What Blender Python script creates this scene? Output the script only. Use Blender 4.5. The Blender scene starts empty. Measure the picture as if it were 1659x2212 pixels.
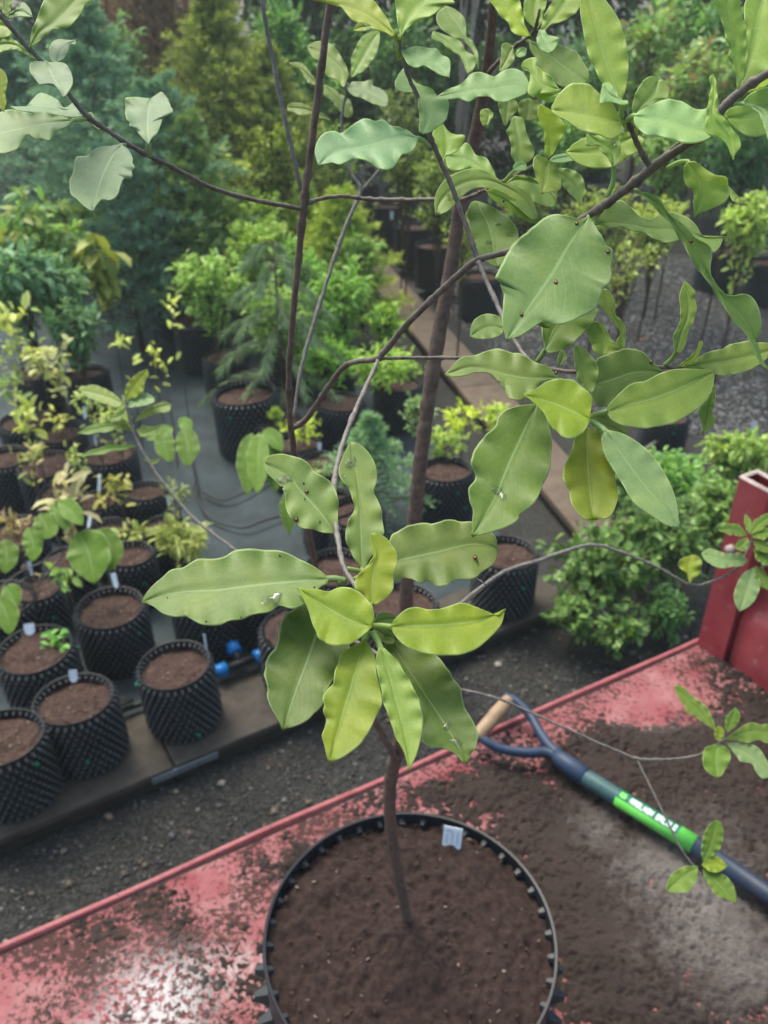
import bpy, bmesh, math, random
import numpy as np
from mathutils import Vector, Matrix
R = math.radians
random.seed(7); RNG = np.random.default_rng(7)
SC = bpy.context.scene
COL = SC.collection

# ------------------------------------------------------------------ camera, sky, sun, exposure
FPX = 1841.0            # focal length in pixels of a 1659 x 2212 picture
PITCH = R(32.0)
CAMH = 2.5
cam_d = bpy.data.cameras.new('camera'); cam = bpy.data.objects.new('camera', cam_d); COL.objects.link(cam)
cam.location = (0, 0, CAMH); cam.rotation_euler = (R(90) - PITCH, 0, 0)
cam_d.sensor_fit = 'VERTICAL'; cam_d.sensor_height = 24.0; cam_d.lens = 24.0 * FPX / 2212.0
cam_d.clip_start = 0.02; cam_d.clip_end = 500
cam_d.dof.use_dof = True; cam_d.dof.focus_distance = 0.40; cam_d.dof.aperture_fstop = 10.5
SC.camera = cam

SUN_EL, SUN_AZ = 60.0, -35.0       # azimuth from +Y (away from the camera) towards +X
world = bpy.data.worlds.new('World'); SC.world = world; world.use_nodes = True
wn = world.node_tree.nodes; wl = world.node_tree.links
sky = wn.new('ShaderNodeTexSky'); sky.sky_type = 'NISHITA'; sky.sun_disc = False
sky.sun_elevation = R(SUN_EL); sky.sun_rotation = R(SUN_AZ); sky.air_density = 1.0; sky.dust_density = 4.0; sky.ozone_density = 1.0
wn['Background'].inputs['Strength'].default_value = 0.15
wb = wn.new('ShaderNodeMix'); wb.data_type = 'RGBA'; wb.blend_type = 'MULTIPLY'; wb.inputs[0].default_value = 1.0
wb.inputs[7].default_value = (0.95, 1.0, 0.92, 1)          # overcast white balance
wl.new(sky.outputs[0], wb.inputs[6]); wl.new(wb.outputs[2], wn['Background'].inputs['Color'])
sun_d = bpy.data.lights.new('sun', 'SUN'); sun = bpy.data.objects.new('sun', sun_d); COL.objects.link(sun)
sun_d.energy = 1.5; sun_d.angle = R(25); sun_d.color = (1.0, 0.98, 0.88)
sd = Vector((math.sin(R(SUN_AZ)) * math.cos(R(SUN_EL)), math.cos(R(SUN_AZ)) * math.cos(R(SUN_EL)), math.sin(R(SUN_EL))))
sun.rotation_euler = sd.to_track_quat('Z', 'Y').to_euler()
sun.location = (0, 0, 12)
SC.view_settings.view_transform = 'Standard'; SC.view_settings.look = 'None'
SC.view_settings.gamma = 1.0; SC.view_settings.use_curve_mapping = False
SC.view_settings.exposure = 1.0
SC.cycles.max_bounces = 4; SC.cycles.transparent_max_bounces = 4

# ------------------------------------------------------------------ picture <-> place
cp, sp_ = math.cos(PITCH), math.sin(PITCH)
def ray(x, y):
    u = (x - 829.5) / FPX; v = (y - 1106.0) / FPX
    return Vector((u, cp - v * sp_, -sp_ - v * cp))
CAM = Vector((0, 0, CAMH))
def at_depth(x, y, d): return CAM + ray(x, y) * d
def at_z(x, y, z):
    r = ray(x, y); return CAM + r * ((z - CAMH) / r.z)
def at_y(x, y, Y):
    r = ray(x, y); return CAM + r * (Y / r.y)
def to_px(X, Y, Z):
    dz = Z - CAMH; d = Y * cp - dz * sp_; dn = -Y * sp_ - dz * cp
    return 829.5 + FPX * X / d, 1106.0 + FPX * dn / d
def depth_of(p): return p.y * cp - (p.z - CAMH) * sp_

# ------------------------------------------------------------------ object helpers
ROOTM = {}
def tag(o, label=None, cat=None, group=None, kind=None):
    if label: o['label'] = label
    if cat: o['category'] = cat
    if group: o['group'] = group
    if kind: o['kind'] = kind
    return o
def empty(name, loc=(0, 0, 0), rz=0.0):
    o = bpy.data.objects.new(name, None); COL.objects.link(o)
    o.location = loc; o.rotation_euler = (0, 0, rz); o.empty_display_size = 0.05
    return o
def link(name, me, mats=None, parent=None, base=None, smooth=True):
    """base: world position of the (unrotated) root, so world-space meshes stay where they were built"""
    o = bpy.data.objects.new(name, me); COL.objects.link(o)
    if mats is not None:
        if not isinstance(mats, (list, tuple)): mats = [mats]
        if len(me.materials) == 0:
            for m in mats: me.materials.append(m)
    if smooth and len(me.polygons): me.polygons.foreach_set('use_smooth', [True] * len(me.polygons))
    if parent is not None:
        o.parent = parent
        if base is not None: o.matrix_parent_inverse = Matrix.Translation(-Vector(base))
    return o
def copy_tree(o, parent=None):
    c = o.copy(); COL.objects.link(c); c.parent = parent
    for ch in list(o.children): copy_tree(ch, c)
    return c
def children_of(o): return list(o.children)

class MB:
    """collects tubes, boxes, polygons into one mesh"""
    def __init__(s): s.v = []; s.f = []; s.m = []; s.uv = []
    def add(s, vs, fs, mi=0, uv=None):
        b = len(s.v); s.v += [tuple(v) for v in vs]
        s.f += [tuple(i + b for i in f) for f in fs]; s.m += [mi] * len(fs)
        s.uv += (uv if uv is not None else [(0.5, 0.5)] * len(vs))
    def box(s, c, size, rz=0.0, mi=0, bevel=0.0, M=None):
        bm = bmesh.new(); bmesh.ops.create_cube(bm, size=1.0)
        bmesh.ops.scale(bm, vec=size, verts=bm.verts)
        if bevel > 0: bmesh.ops.bevel(bm, geom=list(bm.edges), offset=bevel, segments=2, affect='EDGES', profile=0.6)
        mt = Matrix.Translation(Vector(c)) @ (M if M is not None else Matrix.Rotation(rz, 4, 'Z'))
        bm.transform(mt); bm.verts.index_update()
        s.add([v.co for v in bm.verts], [[v.index for v in f.verts] for f in bm.faces], mi); bm.free()
    def tube(s, pts, rads, n=8, mi=0, cap=True, uv=None):
        pts = [Vector(p) for p in pts]; vs = []; fs = []
        prev = None
        for i, p in enumerate(pts):
            t = (pts[min(i + 1, len(pts) - 1)] - pts[max(i - 1, 0)]).normalized()
            if prev is None:
                a = t.orthogonal().normalized()
            else:
                a = (prev - t * prev.dot(t))
                a = a.normalized() if a.length > 1e-6 else t.orthogonal().normalized()
            prev = a; b = t.cross(a)
            r = rads[i] if hasattr(rads, '__len__') else rads
            for k in range(n):
                an = 2 * math.pi * k / n
                vs.append(p + (a * math.cos(an) + b * math.sin(an)) * r)
        for i in range(len(pts) - 1):
            for k in range(n):
                k2 = (k + 1) % n
                fs.append((i * n + k, i * n + k2, (i + 1) * n + k2, (i + 1) * n + k))
        if cap:
            fs.append(tuple(range(n - 1, -1, -1))); fs.append(tuple((len(pts) - 1) * n + k for k in range(n)))
        s.add(vs, fs, mi, [uv] * len(vs) if uv else None)
    def mesh(s, name, uv=False):
        me = bpy.data.meshes.new(name); me.from_pydata(s.v, [], s.f); me.update()
        if any(s.m): me.polygons.foreach_set('material_index', s.m)
        if uv:
            l = me.uv_layers.new(name='UVMap'); idx = [lp.vertex_index for lp in me.loops]
            l.data.foreach_set('uv', [c for i in idx for c in s.uv[i]])
        return me

def spline(pts, per=5):
    """Catmull-Rom through tuples of any length"""
    P = [np.array(p, float) for p in pts]
    if len(P) < 3: per = per
    P = [2 * P[0] - P[1]] + P + [2 * P[-1] - P[-2]]
    out = []
    for i in range(1, len(P) - 2):
        a, b, c, d = P[i - 1], P[i], P[i + 1], P[i + 2]
        for k in range(per):
            t = k / per
            out.append(0.5 * ((2 * b) + (c - a) * t + (2 * a - 5 * b + 4 * c - d) * t * t + (3 * b - a - 3 * c + d) * t ** 3))
    out.append(P[-2]); return out

def np_mesh(name, V, T, C=None):
    me = bpy.data.meshes.new(name); V = np.asarray(V, np.float32); T = np.asarray(T, np.int32)
    nv, nt = len(V), len(T); k = T.shape[1]
    me.vertices.add(nv); me.vertices.foreach_set('co', V.ravel())
    me.loops.add(nt * k); me.loops.foreach_set('vertex_index', T.ravel())
    me.polygons.add(nt); me.polygons.foreach_set('loop_start', np.arange(0, nt * k, k, dtype=np.int32))
    me.update(calc_edges=True)
    if C is not None:
        a = me.color_attributes.new('Col', 'FLOAT_COLOR', 'POINT')
        C4 = np.ones((nv, 4), np.float32); C4[:, :3] = C; a.data.foreach_set('color', C4.ravel())
    return me

# ------------------------------------------------------------------ materials
MAT = {}
def new_mat(name):
    m = bpy.data.materials.new(name); m.use_nodes = True; nt = m.node_tree
    return m, nt, nt.nodes, nt.links, nt.nodes['Principled BSDF']
def noise(nd, lk, scale, detail=4, rough=0.6, coord=None):
    n = nd.new('ShaderNodeTexNoise'); n.inputs['Scale'].default_value = scale
    n.inputs['Detail'].default_value = detail; n.inputs['Roughness'].default_value = rough
    if coord is not None: lk.new(coord, n.inputs['Vector'])
    return n
def ramp(nd, lk, src, stops):
    r = nd.new('ShaderNodeValToRGB'); e = r.color_ramp.elements
    while len(e) < len(stops): e.new(0.5)
    for i, (p, c) in enumerate(stops):
        e[i].position = p; e[i].color = (c[0], c[1], c[2], 1) if hasattr(c, '__len__') else (c, c, c, 1)
    lk.new(src, r.inputs[0]); return r
def mixc(nd, lk, fac, a, b, mode='MIX'):
    m = nd.new('ShaderNodeMix'); m.data_type = 'RGBA'; m.blend_type = mode
    for i, v in ((0, fac), (6, a), (7, b)):
        if hasattr(v, 'is_linked') or hasattr(v, 'links'): lk.new(v, m.inputs[i])
        elif i == 0: m.inputs[0].default_value = v
        else: m.inputs[i].default_value = (v[0], v[1], v[2], 1)
    return m.outputs[2]
def bump(nd, lk, bs, src, strength=0.4, dist=0.01):
    b = nd.new('ShaderNodeBump'); b.inputs['Strength'].default_value = strength; b.inputs['Distance'].default_value = dist
    lk.new(src, b.inputs['Height']); lk.new(b.outputs[0], bs.inputs['Normal']); return b
def mottled(name, c1, c2, scale=8, rough=0.7, bumps=0.3, bdist=0.004, spec=0.4, detail=5, metal=0, fine=None):
    m, nt, nd, lk, bs = new_mat(name)
    tc = nd.new('ShaderNodeTexCoord').outputs['Object']
    n = noise(nd, lk, scale, detail, 0.65, tc); r = ramp(nd, lk, n.outputs[0], [(0.3, c1), (0.7, c2)])
    out = r.outputs[0]
    if fine:
        n2 = noise(nd, lk, fine[0], 3, 0.7, tc); r2 = ramp(nd, lk, n2.outputs[0], [(fine[1], 0.0), (fine[1] + 0.06, 1.0)])
        out = mixc(nd, lk, r2.outputs[0], out, fine[2])
    lk.new(out, bs.inputs['Base Color']); bs.inputs['Roughness'].default_value = rough
    bs.inputs['Specular IOR Level'].default_value = spec; bs.inputs['Metallic'].default_value = metal
    if bumps: bump(nd, lk, bs, n.outputs[0] if not fine else n2.outputs[0], bumps, bdist)
    MAT[name] = m; return m

def leafy(name, attr=True, rough=0.5, trans=0.3, spec=0.35):
    """small-leaf foliage: colour from the 'Col' attribute, light passing through the blade"""
    m, nt, nd, lk, bs = new_mat(name)
    a = nd.new('ShaderNodeAttribute'); a.attribute_name = 'Col'
    lk.new(a.outputs['Color'], bs.inputs['Base Color']); bs.inputs['Roughness'].default_value = rough
    bs.inputs['Specular IOR Level'].default_value = spec
    t = nd.new('ShaderNodeBsdfTranslucent')
    tcx = mixc(nd, lk, 1.0, a.outputs['Color'], (1.25, 1.3, 0.7), 'MULTIPLY'); lk.new(tcx, t.inputs[0])
    ms = nd.new('ShaderNodeMixShader'); ms.inputs[0].default_value = trans
    lk.new(bs.outputs[0], ms.inputs[1]); lk.new(t.outputs[0], ms.inputs[2])
    lk.new(ms.outputs[0], nd['Material Output'].inputs[0]); MAT[name] = m; return m
leafy('foliage'); leafy('needles', rough=0.6, trans=0.2)
leafy('broad_foliage', rough=0.42, trans=0.32, spec=0.4)

def near_leaf_mat():
    m, nt, nd, lk, bs = new_mat('near_leaf')
    oi = nd.new('ShaderNodeObjectInfo'); uv = nd.new('ShaderNodeUVMap'); uv.uv_map = 'UVMap'
    sep = nd.new('ShaderNodeSeparateXYZ'); lk.new(uv.outputs[0], sep.inputs[0])
    def math_(op, a, b=None, c=None):
        n = nd.new('ShaderNodeMath'); n.operation = op
        for i, v in enumerate((a, b, c)):
            if v is None: continue
            if hasattr(v, 'links'): lk.new(v, n.inputs[i])
            else: n.inputs[i].default_value = v
        return n.outputs[0]
    au = math_('ABSOLUTE', math_('SUBTRACT', sep.outputs[0], 0.5))          # 0 midrib .. 0.5 margin
    tc = nd.new('ShaderNodeTexCoord').outputs['Object']
    n1 = noise(nd, lk, 48, 5, 0.65, tc); r1 = ramp(nd, lk, n1.outputs[0], [(0.3, (0.74, 0.82, 0.74)), (0.52, 1.0), (0.74, (1.24, 1.12, 0.95))])
    base = mixc(nd, lk, 1.0, oi.outputs['Color'], r1.outputs[0], 'MULTIPLY')
    mp = nd.new('ShaderNodeMapping'); mp.inputs['Scale'].default_value = (13, 30, 1); lk.new(uv.outputs[0], mp.inputs['Vector'])
    vv = nd.new('ShaderNodeTexVoronoi'); vv.feature = 'DISTANCE_TO_EDGE'; vv.inputs['Scale'].default_value = 1.0; lk.new(mp.outputs[0], vv.inputs['Vector'])
    rv = ramp(nd, lk, vv.outputs['Distance'], [(0.0, 1.07), (0.12, 0.99)]); base = mixc(nd, lk, 1.0, base, rv.outputs[0], 'MULTIPLY')
    n2 = noise(nd, lk, 900, 2, 0.6, tc); r2 = ramp(nd, lk, n2.outputs[0], [(0.35, 0.95), (0.7, 1.03)])
    base = mixc(nd, lk, 1.0, base, r2.outputs[0], 'MULTIPLY')
    # lateral veins: a slanting saw between midrib and margin
    ph = math_('SUBTRACT', math_('MULTIPLY', sep.outputs[1], 11.0), math_('MULTIPLY', au, 9.0))
    nv = noise(nd, lk, 60, 2, 0.5, tc); ph = math_('ADD', ph, math_('MULTIPLY', nv.outputs[0], 1.1))
    fr = math_('ABSOLUTE', math_('SUBTRACT', math_('FRACT', ph), 0.5))
    vein = nd.new('ShaderNodeMapRange'); vein.interpolation_type = 'SMOOTHSTEP'
    lk.new(fr, vein.inputs[0]); vein.inputs[1].default_value = 0.0; vein.inputs[2].default_value = 0.07
    vein.inputs[3].default_value = 0.15; vein.inputs[4].default_value = 0.0
    pale = mixc(nd, lk, 0.55, base, (0.42, 0.52, 0.22))
    base = mixc(nd, lk, vein.outputs[0], base, pale)
    mid = nd.new('ShaderNodeMapRange'); mid.interpolation_type = 'SMOOTHSTEP'
    wid = math_('MULTIPLY_ADD', sep.outputs[1], -0.022, 0.034)
    lk.new(au, mid.inputs[0]); mid.inputs[1].default_value = 0.006; lk.new(wid, mid.inputs[2])
    mid.inputs[3].default_value = 0.62; mid.inputs[4].default_value = 0.0
    pale2 = mixc(nd, lk, 0.62, base, (0.52, 0.70, 0.36))
    base = mixc(nd, lk, mid.outputs[0], base, pale2)
    mar = nd.new('ShaderNodeMapRange'); mar.interpolation_type = 'SMOOTHSTEP'
    lk.new(au, mar.inputs[0]); mar.inputs[1].default_value = 0.466; mar.inputs[2].default_value = 0.488
    mar.inputs[3].default_value = 0.0; mar.inputs[4].default_value = 0.5
    base = mixc(nd, lk, mar.outputs[0], base, (0.56, 0.68, 0.34))
    lk.new(base, bs.inputs['Base Color'])
    bs.inputs['Roughness'].default_value = 0.46; bs.inputs['Specular IOR Level'].default_value = 0.38
    hv = math_('SUBTRACT', math_('MULTIPLY', n1.outputs[0], 0.8), math_('MULTIPLY', vein.outputs[0], 1.6))
    hv = math_('ADD', hv, math_('MULTIPLY', n2.outputs[0], 0.05))
    bump(nd, lk, bs, hv, 0.22, 0.0012)
    t = nd.new('ShaderNodeBsdfTranslucent')
    lk.new(mixc(nd, lk, 1.0, base, (1.5, 1.42, 0.95), 'MULTIPLY'), t.inputs[0])
    ms = nd.new('ShaderNodeMixShader'); ms.inputs[0].default_value = 0.45
    lk.new(bs.outputs[0], ms.inputs[1]); lk.new(t.outputs[0], ms.inputs[2])
    lk.new(ms.outputs[0], nd['Material Output'].inputs[0]); MAT['near_leaf'] = m
near_leaf_mat()
mottled('bark', (0.070, 0.046, 0.035), (0.185, 0.128, 0.098), 160, 0.7, 0.5, 0.002)
mottled('twig', (0.095, 0.083, 0.074), (0.26, 0.230, 0.205), 220, 0.6, 0.4, 0.001)
mottled('young_twig', (0.075, 0.060, 0.050), (0.21, 0.170, 0.140), 200, 0.6, 0.4, 0.001)
mottled('spot_rim', (0.045, 0.018, 0.012), (0.08, 0.03, 0.018), 300, 0.6, 0)
mottled('spot_core', (0.35, 0.14, 0.05), (0.42, 0.24, 0.12), 300, 0.6, 0)
def drop_mat():
    m, nt, nd, lk, bs = new_mat('water_drop')
    bs.inputs['Base Color'].default_value = (1, 1, 1, 1); bs.inputs['Roughness'].default_value = 0.02
    bs.inputs['Transmission Weight'].default_value = 1.0; bs.inputs['IOR'].default_value = 1.33; MAT['water_drop'] = m
drop_mat()
mottled('pot_plastic', (0.009, 0.011, 0.015), (0.026, 0.029, 0.034), 9, 0.48, 0.1, 0.002, spec=0.45)
mottled('pot_tip', (0.10, 0.12, 0.145), (0.20, 0.23, 0.265), 60, 0.5, 0.0, spec=0.5)
mottled('pot_smooth', (0.010, 0.012, 0.015), (0.022, 0.025, 0.030), 14, 0.55, 0.1, 0.002)
mottled('soil', (0.034, 0.018, 0.014), (0.110, 0.060, 0.045), 70, 0.95, 0.6, 0.006, fine=(420, 0.66, (0.26, 0.19, 0.14)))
mottled('pot_soil', (0.016, 0.0085, 0.007), (0.070, 0.038, 0.031), 110, 0.95, 0.9, 0.006, detail=9, fine=(420, 0.69, (0.075, 0.052, 0.043)))
mottled('chip', (0.13, 0.085, 0.06), (0.34, 0.26, 0.20), 80, 0.85, 0)
mottled('label_white', (0.72, 0.78, 0.86), (0.80, 0.85, 0.92), 30, 0.4, 0)
mottled('label_print', (0.48, 0.55, 0.64), (0.55, 0.62, 0.70), 60, 0.5, 0)
mottled('green_plastic', (0.0, 0.16, 0.075), (0.0, 0.22, 0.10), 40, 0.4, 0)
mottled('blue_plastic', (0.005, 0.16, 0.52), (0.01, 0.22, 0.62), 40, 0.35, 0)
mottled('orange_tag', (0.55, 0.12, 0.02), (0.65, 0.17, 0.03), 40, 0.5, 0)
mottled('timber_pale', (0.040, 0.033, 0.027), (0.090, 0.073, 0.060), 14, 0.85, 0.3, 0.003)
mottled('timber_brown', (0.095, 0.068, 0.050), (0.165, 0.120, 0.088), 10, 0.85, 0.3, 0.003)
mottled('timber_shade_dirt', (0.020, 0.016, 0.014), (0.042, 0.033, 0.028), 16, 0.9, 0.3, 0.003)  # dark tone standing for shade and wet on timber faces; reused for dirt
mottled('grey_strip', (0.12, 0.14, 0.16), (0.18, 0.20, 0.225), 20, 0.4, 0)
mottled('rail_metal', (0.45, 0.48, 0.52), (0.60, 0.63, 0.67), 20, 0.35, 0)
mottled('hose', (0.012, 0.012, 0.013), (0.02, 0.02, 0.022), 20, 0.5, 0)
mottled('stem_brown', (0.06, 0.042, 0.030), (0.12, 0.085, 0.062), 50, 0.8, 0.2, 0.002)
mottled('stem_grey', (0.12, 0.105, 0.095), (0.22, 0.195, 0.175), 50, 0.8, 0.2, 0.002)
mottled('steel_blue', (0.014, 0.030, 0.068), (0.030, 0.055, 0.105), 30, 0.5, 0.1, 0.001, fine=(70, 0.60, (0.045, 0.034, 0.030)))
mottled('shaft_teal', (0.030, 0.085, 0.092), (0.055, 0.125, 0.130), 30, 0.5, 0.1, 0.001, fine=(80, 0.62, (0.045, 0.034, 0.030)))
mottled('shaft_navy', (0.012, 0.022, 0.048), (0.024, 0.040, 0.075), 30, 0.5, 0.1, 0.001, fine=(80, 0.60, (0.045, 0.034, 0.030)))
mottled('sleeve_green', (0.11, 0.56, 0.07), (0.19, 0.66, 0.13), 30, 0.45, 0.05, 0.001, fine=(110, 0.66, (0.07, 0.20, 0.06)))
mottled('sleeve_dark', (0.002, 0.10, 0.055), (0.004, 0.13, 0.07), 30, 0.35, 0)
mottled('print_white', (0.75, 0.82, 0.82), (0.85, 0.9, 0.9), 30, 0.4, 0)
mottled('ash_wood', (0.24, 0.155, 0.090), (0.40, 0.275, 0.175), 45, 0.5, 0.1, 0.001)
mottled('scuffed_edge', (0.34, 0.24, 0.22), (0.55, 0.46, 0.42), 60, 0.6, 0.2, 0.001)
mottled('red_inside', (0.16, 0.012, 0.015), (0.23, 0.022, 0.025), 12, 0.5, 0)
# ------------------------------------------------------------------ value noise for relief
def vnoise(x, y, seed=0):
    xi = np.floor(x).astype(np.int64); yi = np.floor(y).astype(np.int64); fx = x - xi; fy = y - yi
    def h(a, b):
        n = (a * 374761393 + b * 668265263 + seed * 974711) & 0x7fffffff
        n = ((n ^ (n >> 13)) * 1274126177) & 0x7fffffff
        return ((n ^ (n >> 16)) & 0xffff) / 65535.0
    u = fx * fx * (3 - 2 * fx); v = fy * fy * (3 - 2 * fy)
    return (h(xi, yi) * (1 - u) + h(xi + 1, yi) * u) * (1 - v) + (h(xi, yi + 1) * (1 - u) + h(xi + 1, yi + 1) * u) * v
def fbm(x, y, oct=5, seed=0, gain=0.55):
    s = 0; a = 1; t = 0
    for o in range(oct):
        s = s + a * vnoise(x * 2 ** o, y * 2 ** o, seed + o * 17); t += a; a *= gain
    return s / t - 0.5

GZ = -0.09                       # gravel level; the nursery bed is 0
# ------------------------------------------------------------------ ground, fabric
def gravel_mat(name, c1, c2, c3, scale):
    m, nt, nd, lk, bs = new_mat(name)
    tc = nd.new('ShaderNodeTexCoord').outputs['Object']
    vo = nd.new('ShaderNodeTexVoronoi'); vo.inputs['Scale'].default_value = scale; lk.new(tc, vo.inputs['Vector'])
    sp = nd.new('ShaderNodeSeparateColor'); lk.new(vo.outputs['Color'], sp.inputs[0])
    r = ramp(nd, lk, sp.outputs[0], [(0.0, c1), (0.6, c2), (0.95, c3)])
    n = noise(nd, lk, 3.0, 4, 0.6, tc); r2 = ramp(nd, lk, n.outputs[0], [(0.3, 0.6), (0.7, 1.2)])
    lk.new(mixc(nd, lk, 1.0, r.outputs[0], r2.outputs[0], 'MULTIPLY'), bs.inputs['Base Color'])
    bs.inputs['Roughness'].default_value = 0.75
    bump(nd, lk, bs, vo.outputs['Distance'], 0.8, 0.01); MAT[name] = m
gravel_mat('gravel_ground', (0.009, 0.0082, 0.0074), (0.018, 0.0165, 0.0145), (0.055, 0.051, 0.046), 110)
mottled('fabric', (0.014, 0.021, 0.025), (0.050, 0.070, 0.081), 4, 0.8, 0.25, 0.004)
def fabric_weave():
    m = MAT['fabric']; nt = m.node_tree; nd = nt.nodes; lk = nt.links; bs = nd['Principled BSDF']
    tc = nd.new('ShaderNodeTexCoord').outputs['Object']
    w = nd.new('ShaderNodeTexWave'); w.inputs['Scale'].default_value = 60; w.inputs['Distortion'].default_value = 1.0; lk.new(tc, w.inputs['Vector'])
    bump(nd, lk, bs, w.outputs[1], 0.25, 0.002)
fabric_weave()
g = MB(); g.add([(-60, -20, GZ), (60, -20, GZ), (60, 90, GZ), (-60, 90, GZ)], [(0, 1, 2, 3)])
tag(link('gravel_ground', g.mesh('gravel_ground'), MAT['gravel_ground']), kind='structure')

TA = at_z(0, 1812, 0); TB = at_z(1230, 1300, 0)        # front edge of the timber
t1 = Vector((TB.x - TA.x, TB.y - TA.y, 0)).normalized(); t2 = Vector((-t1.y, t1.x, 0))
RB = at_z(1235, 1060, 0); RA = at_z(838, 610, 0)        # middle line of the path-side plank
r1 = Vector((RA.x - RB.x, RA.y - RB.y, 0)).normalized(); r2 = Vector((r1.y, -r1.x, 0))
def fabric_sheet():
    n1, n2 = 130, 170; vs = []
    fo = TA + t1 * -2.6 + t2 * 0.30
    end = RB + r1 * 5.6 - r2 * 0.12
    corner = TB + t1 * -0.02 + t2 * 0.30
    for j in range(n2 + 1):
        v = j / n2
        for i in range(n1 + 1):
            u = i / n1
            a = fo.lerp(corner, u); b = (fo + t2 * 9.0).lerp(corner + r1 * 9.0, u)
            p = a.lerp(b, v); vs.append((p.x, p.y))
    P = np.array(vs); z = 0.004 + 0.020 * fbm(P[:, 0] * 2.2, P[:, 1] * 2.2, 4, 3) + 0.018 * np.abs(fbm((P[:, 0] * .907 + P[:, 1] * .42) * 7, (P[:, 1] * .907 - P[:, 0] * .42) * 1.3, 3, 63)) + 0.01 * np.sin(P[:, 0] * 5 + P[:, 1] * 2.2) * 0.4
    V = np.column_stack([P, z - 0.012]); F = [(j * (n1 + 1) + i, j * (n1 + 1) + i + 1, (j + 1) * (n1 + 1) + i + 1, (j + 1) * (n1 + 1) + i) for j in range(n2) for i in range(n1)]
    return np_mesh('fabric', V, F)
tag(link('weed_fabric_ground', fabric_sheet(), MAT['fabric']), kind='structure')

# ------------------------------------------------------------------ pebbles
OCT = np.array([(1, 0, 0), (-1, 0, 0), (0, 1, 0), (0, -1, 0), (0, 0, 1), (0, 0, -1), (.6, .6, .5), (-.6, .6, .45), (.6, -.6, .45), (-.6, -.6, .5)], float)
OCF = np.array([(0, 6, 4), (6, 2, 4), (2, 7, 4), (7, 1, 4), (1, 9, 4), (9, 3, 4), (3, 8, 4), (8, 0, 4), (0, 2, 6), (2, 1, 7), (1, 3, 9), (3, 0, 8)], int)
def pebbles(name, pts, smin, smax, pal):
    n = len(pts); pts = np.asarray(pts, float)
    sc = smin + (smax - smin) * RNG.random(n) ** 2.2
    S = sc[:, None] * (0.65 + 0.7 * RNG.random((n, 3))); S[:, 2] *= 0.7
    an = RNG.random(n) * 6.283; c, s = np.cos(an), np.sin(an)
    V = OCT[None] * (0.82 + 0.36 * RNG.random((n, 10, 1))) * S[:, None, :]
    X = V[:, :, 0] * c[:, None] - V[:, :, 1] * s[:, None]; Y = V[:, :, 0] * s[:, None] + V[:, :, 1] * c[:, None]
    V = np.stack([X, Y, V[:, :, 2]], -1) + pts[:, None, :]
    T = OCF[None] + (np.arange(n) * 10)[:, None, None]
    pal = np.array(pal); ci = RNG.integers(0, len(pal), n); C = pal[ci] * (0.7 + 0.6 * RNG.random((n, 1)))
    return np_mesh(name, V.reshape(-1, 3), T.reshape(-1, 3), np.repeat(C, 10, 0))
def col_mat(name, rough=0.6):
    m, nt, nd, lk, bs = new_mat(name); a = nd.new('ShaderNodeAttribute'); a.attribute_name = 'Col'
    tc = nd.new('ShaderNodeTexCoord').outputs['Object']
    n = noise(nd, lk, 300, 3, 0.6, tc); r = ramp(nd, lk, n.outputs[0], [(0.3, 0.75), (0.7, 1.15)])
    lk.new(mixc(nd, lk, 1.0, a.outputs['Color'], r.outputs[0], 'MULTIPLY'), bs.inputs['Base Color'])
    bs.inputs['Roughness'].default_value = rough; MAT[name] = m
col_mat('pebble', 0.5)
def scatter_quad(a, b, c, d, n, z):
    u = RNG.random(n); v = RNG.random(n)
    a, b, c, d = [np.array(p[:2], float) for p in (a, b, c, d)]
    P = (a * (1 - u)[:, None] + b * u[:, None]) * (1 - v)[:, None] + (d * (1 - u)[:, None] + c * u[:, None]) * v[:, None]
    return np.column_stack([P, np.full(n, z)])
dark_pal = [(.013, .012, .011), (.018, .016, .014), (.026, .024, .022), (.010, .009, .009), (.024, .018, .015), (.040, .037, .034), (.016, .014, .013), (.014, .012, .011), (.020, .018, .016), (.11, .105, .10)]
grey_pal = [(.07, .07, .07), (.10, .10, .10), (.13, .128, .125), (.055, .055, .057), (.09, .08, .07), (.18, .175, .17), (.11, .11, .115)]
q = scatter_quad(TA - t1 * .5, TB + t1 * .5, TB + t1 * .5 - t2 * 1.5, TA - t1 * .5 - t2 * 1.5, 17000, GZ + .002)
tag(link('path_gravel', pebbles('path_gravel', q, .003, .0095, dark_pal), MAT['pebble']),
    'dark wet gravel between the red trailer and the timber edging', 'gravel', kind='stuff')
q = scatter_quad(TA - t1 * .3, TB + t1 * .4, TB + t1 * .4 - t2 * 1.1, TA - t1 * .3 - t2 * 1.1, 420, GZ + .006)
tag(link('path_debris', pebbles('path_debris', q, .005, .017, [(.10, .075, .055), (.16, .13, .10), (.06, .04, .03), (.22, .19, .16), (.05, .05, .05), (.13, .09, .06)]), MAT['pebble']),
    'scattered wood chips and pale stones on the dark gravel path', 'debris', kind='stuff')
pR = [at_z(x, y, GZ) for x, y in ((860, 560), (1640, 560), (1659, 960), (1180, 900))]
q = scatter_quad(pR[0], pR[1], pR[2], pR[3], 16000, GZ + .003)
tag(link('walkway_gravel', pebbles('walkway_gravel', q, .006, .020, grey_pal), MAT['pebble']),
    'lighter grey gravel walkway behind the tree on the right', 'gravel', kind='stuff')

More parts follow.
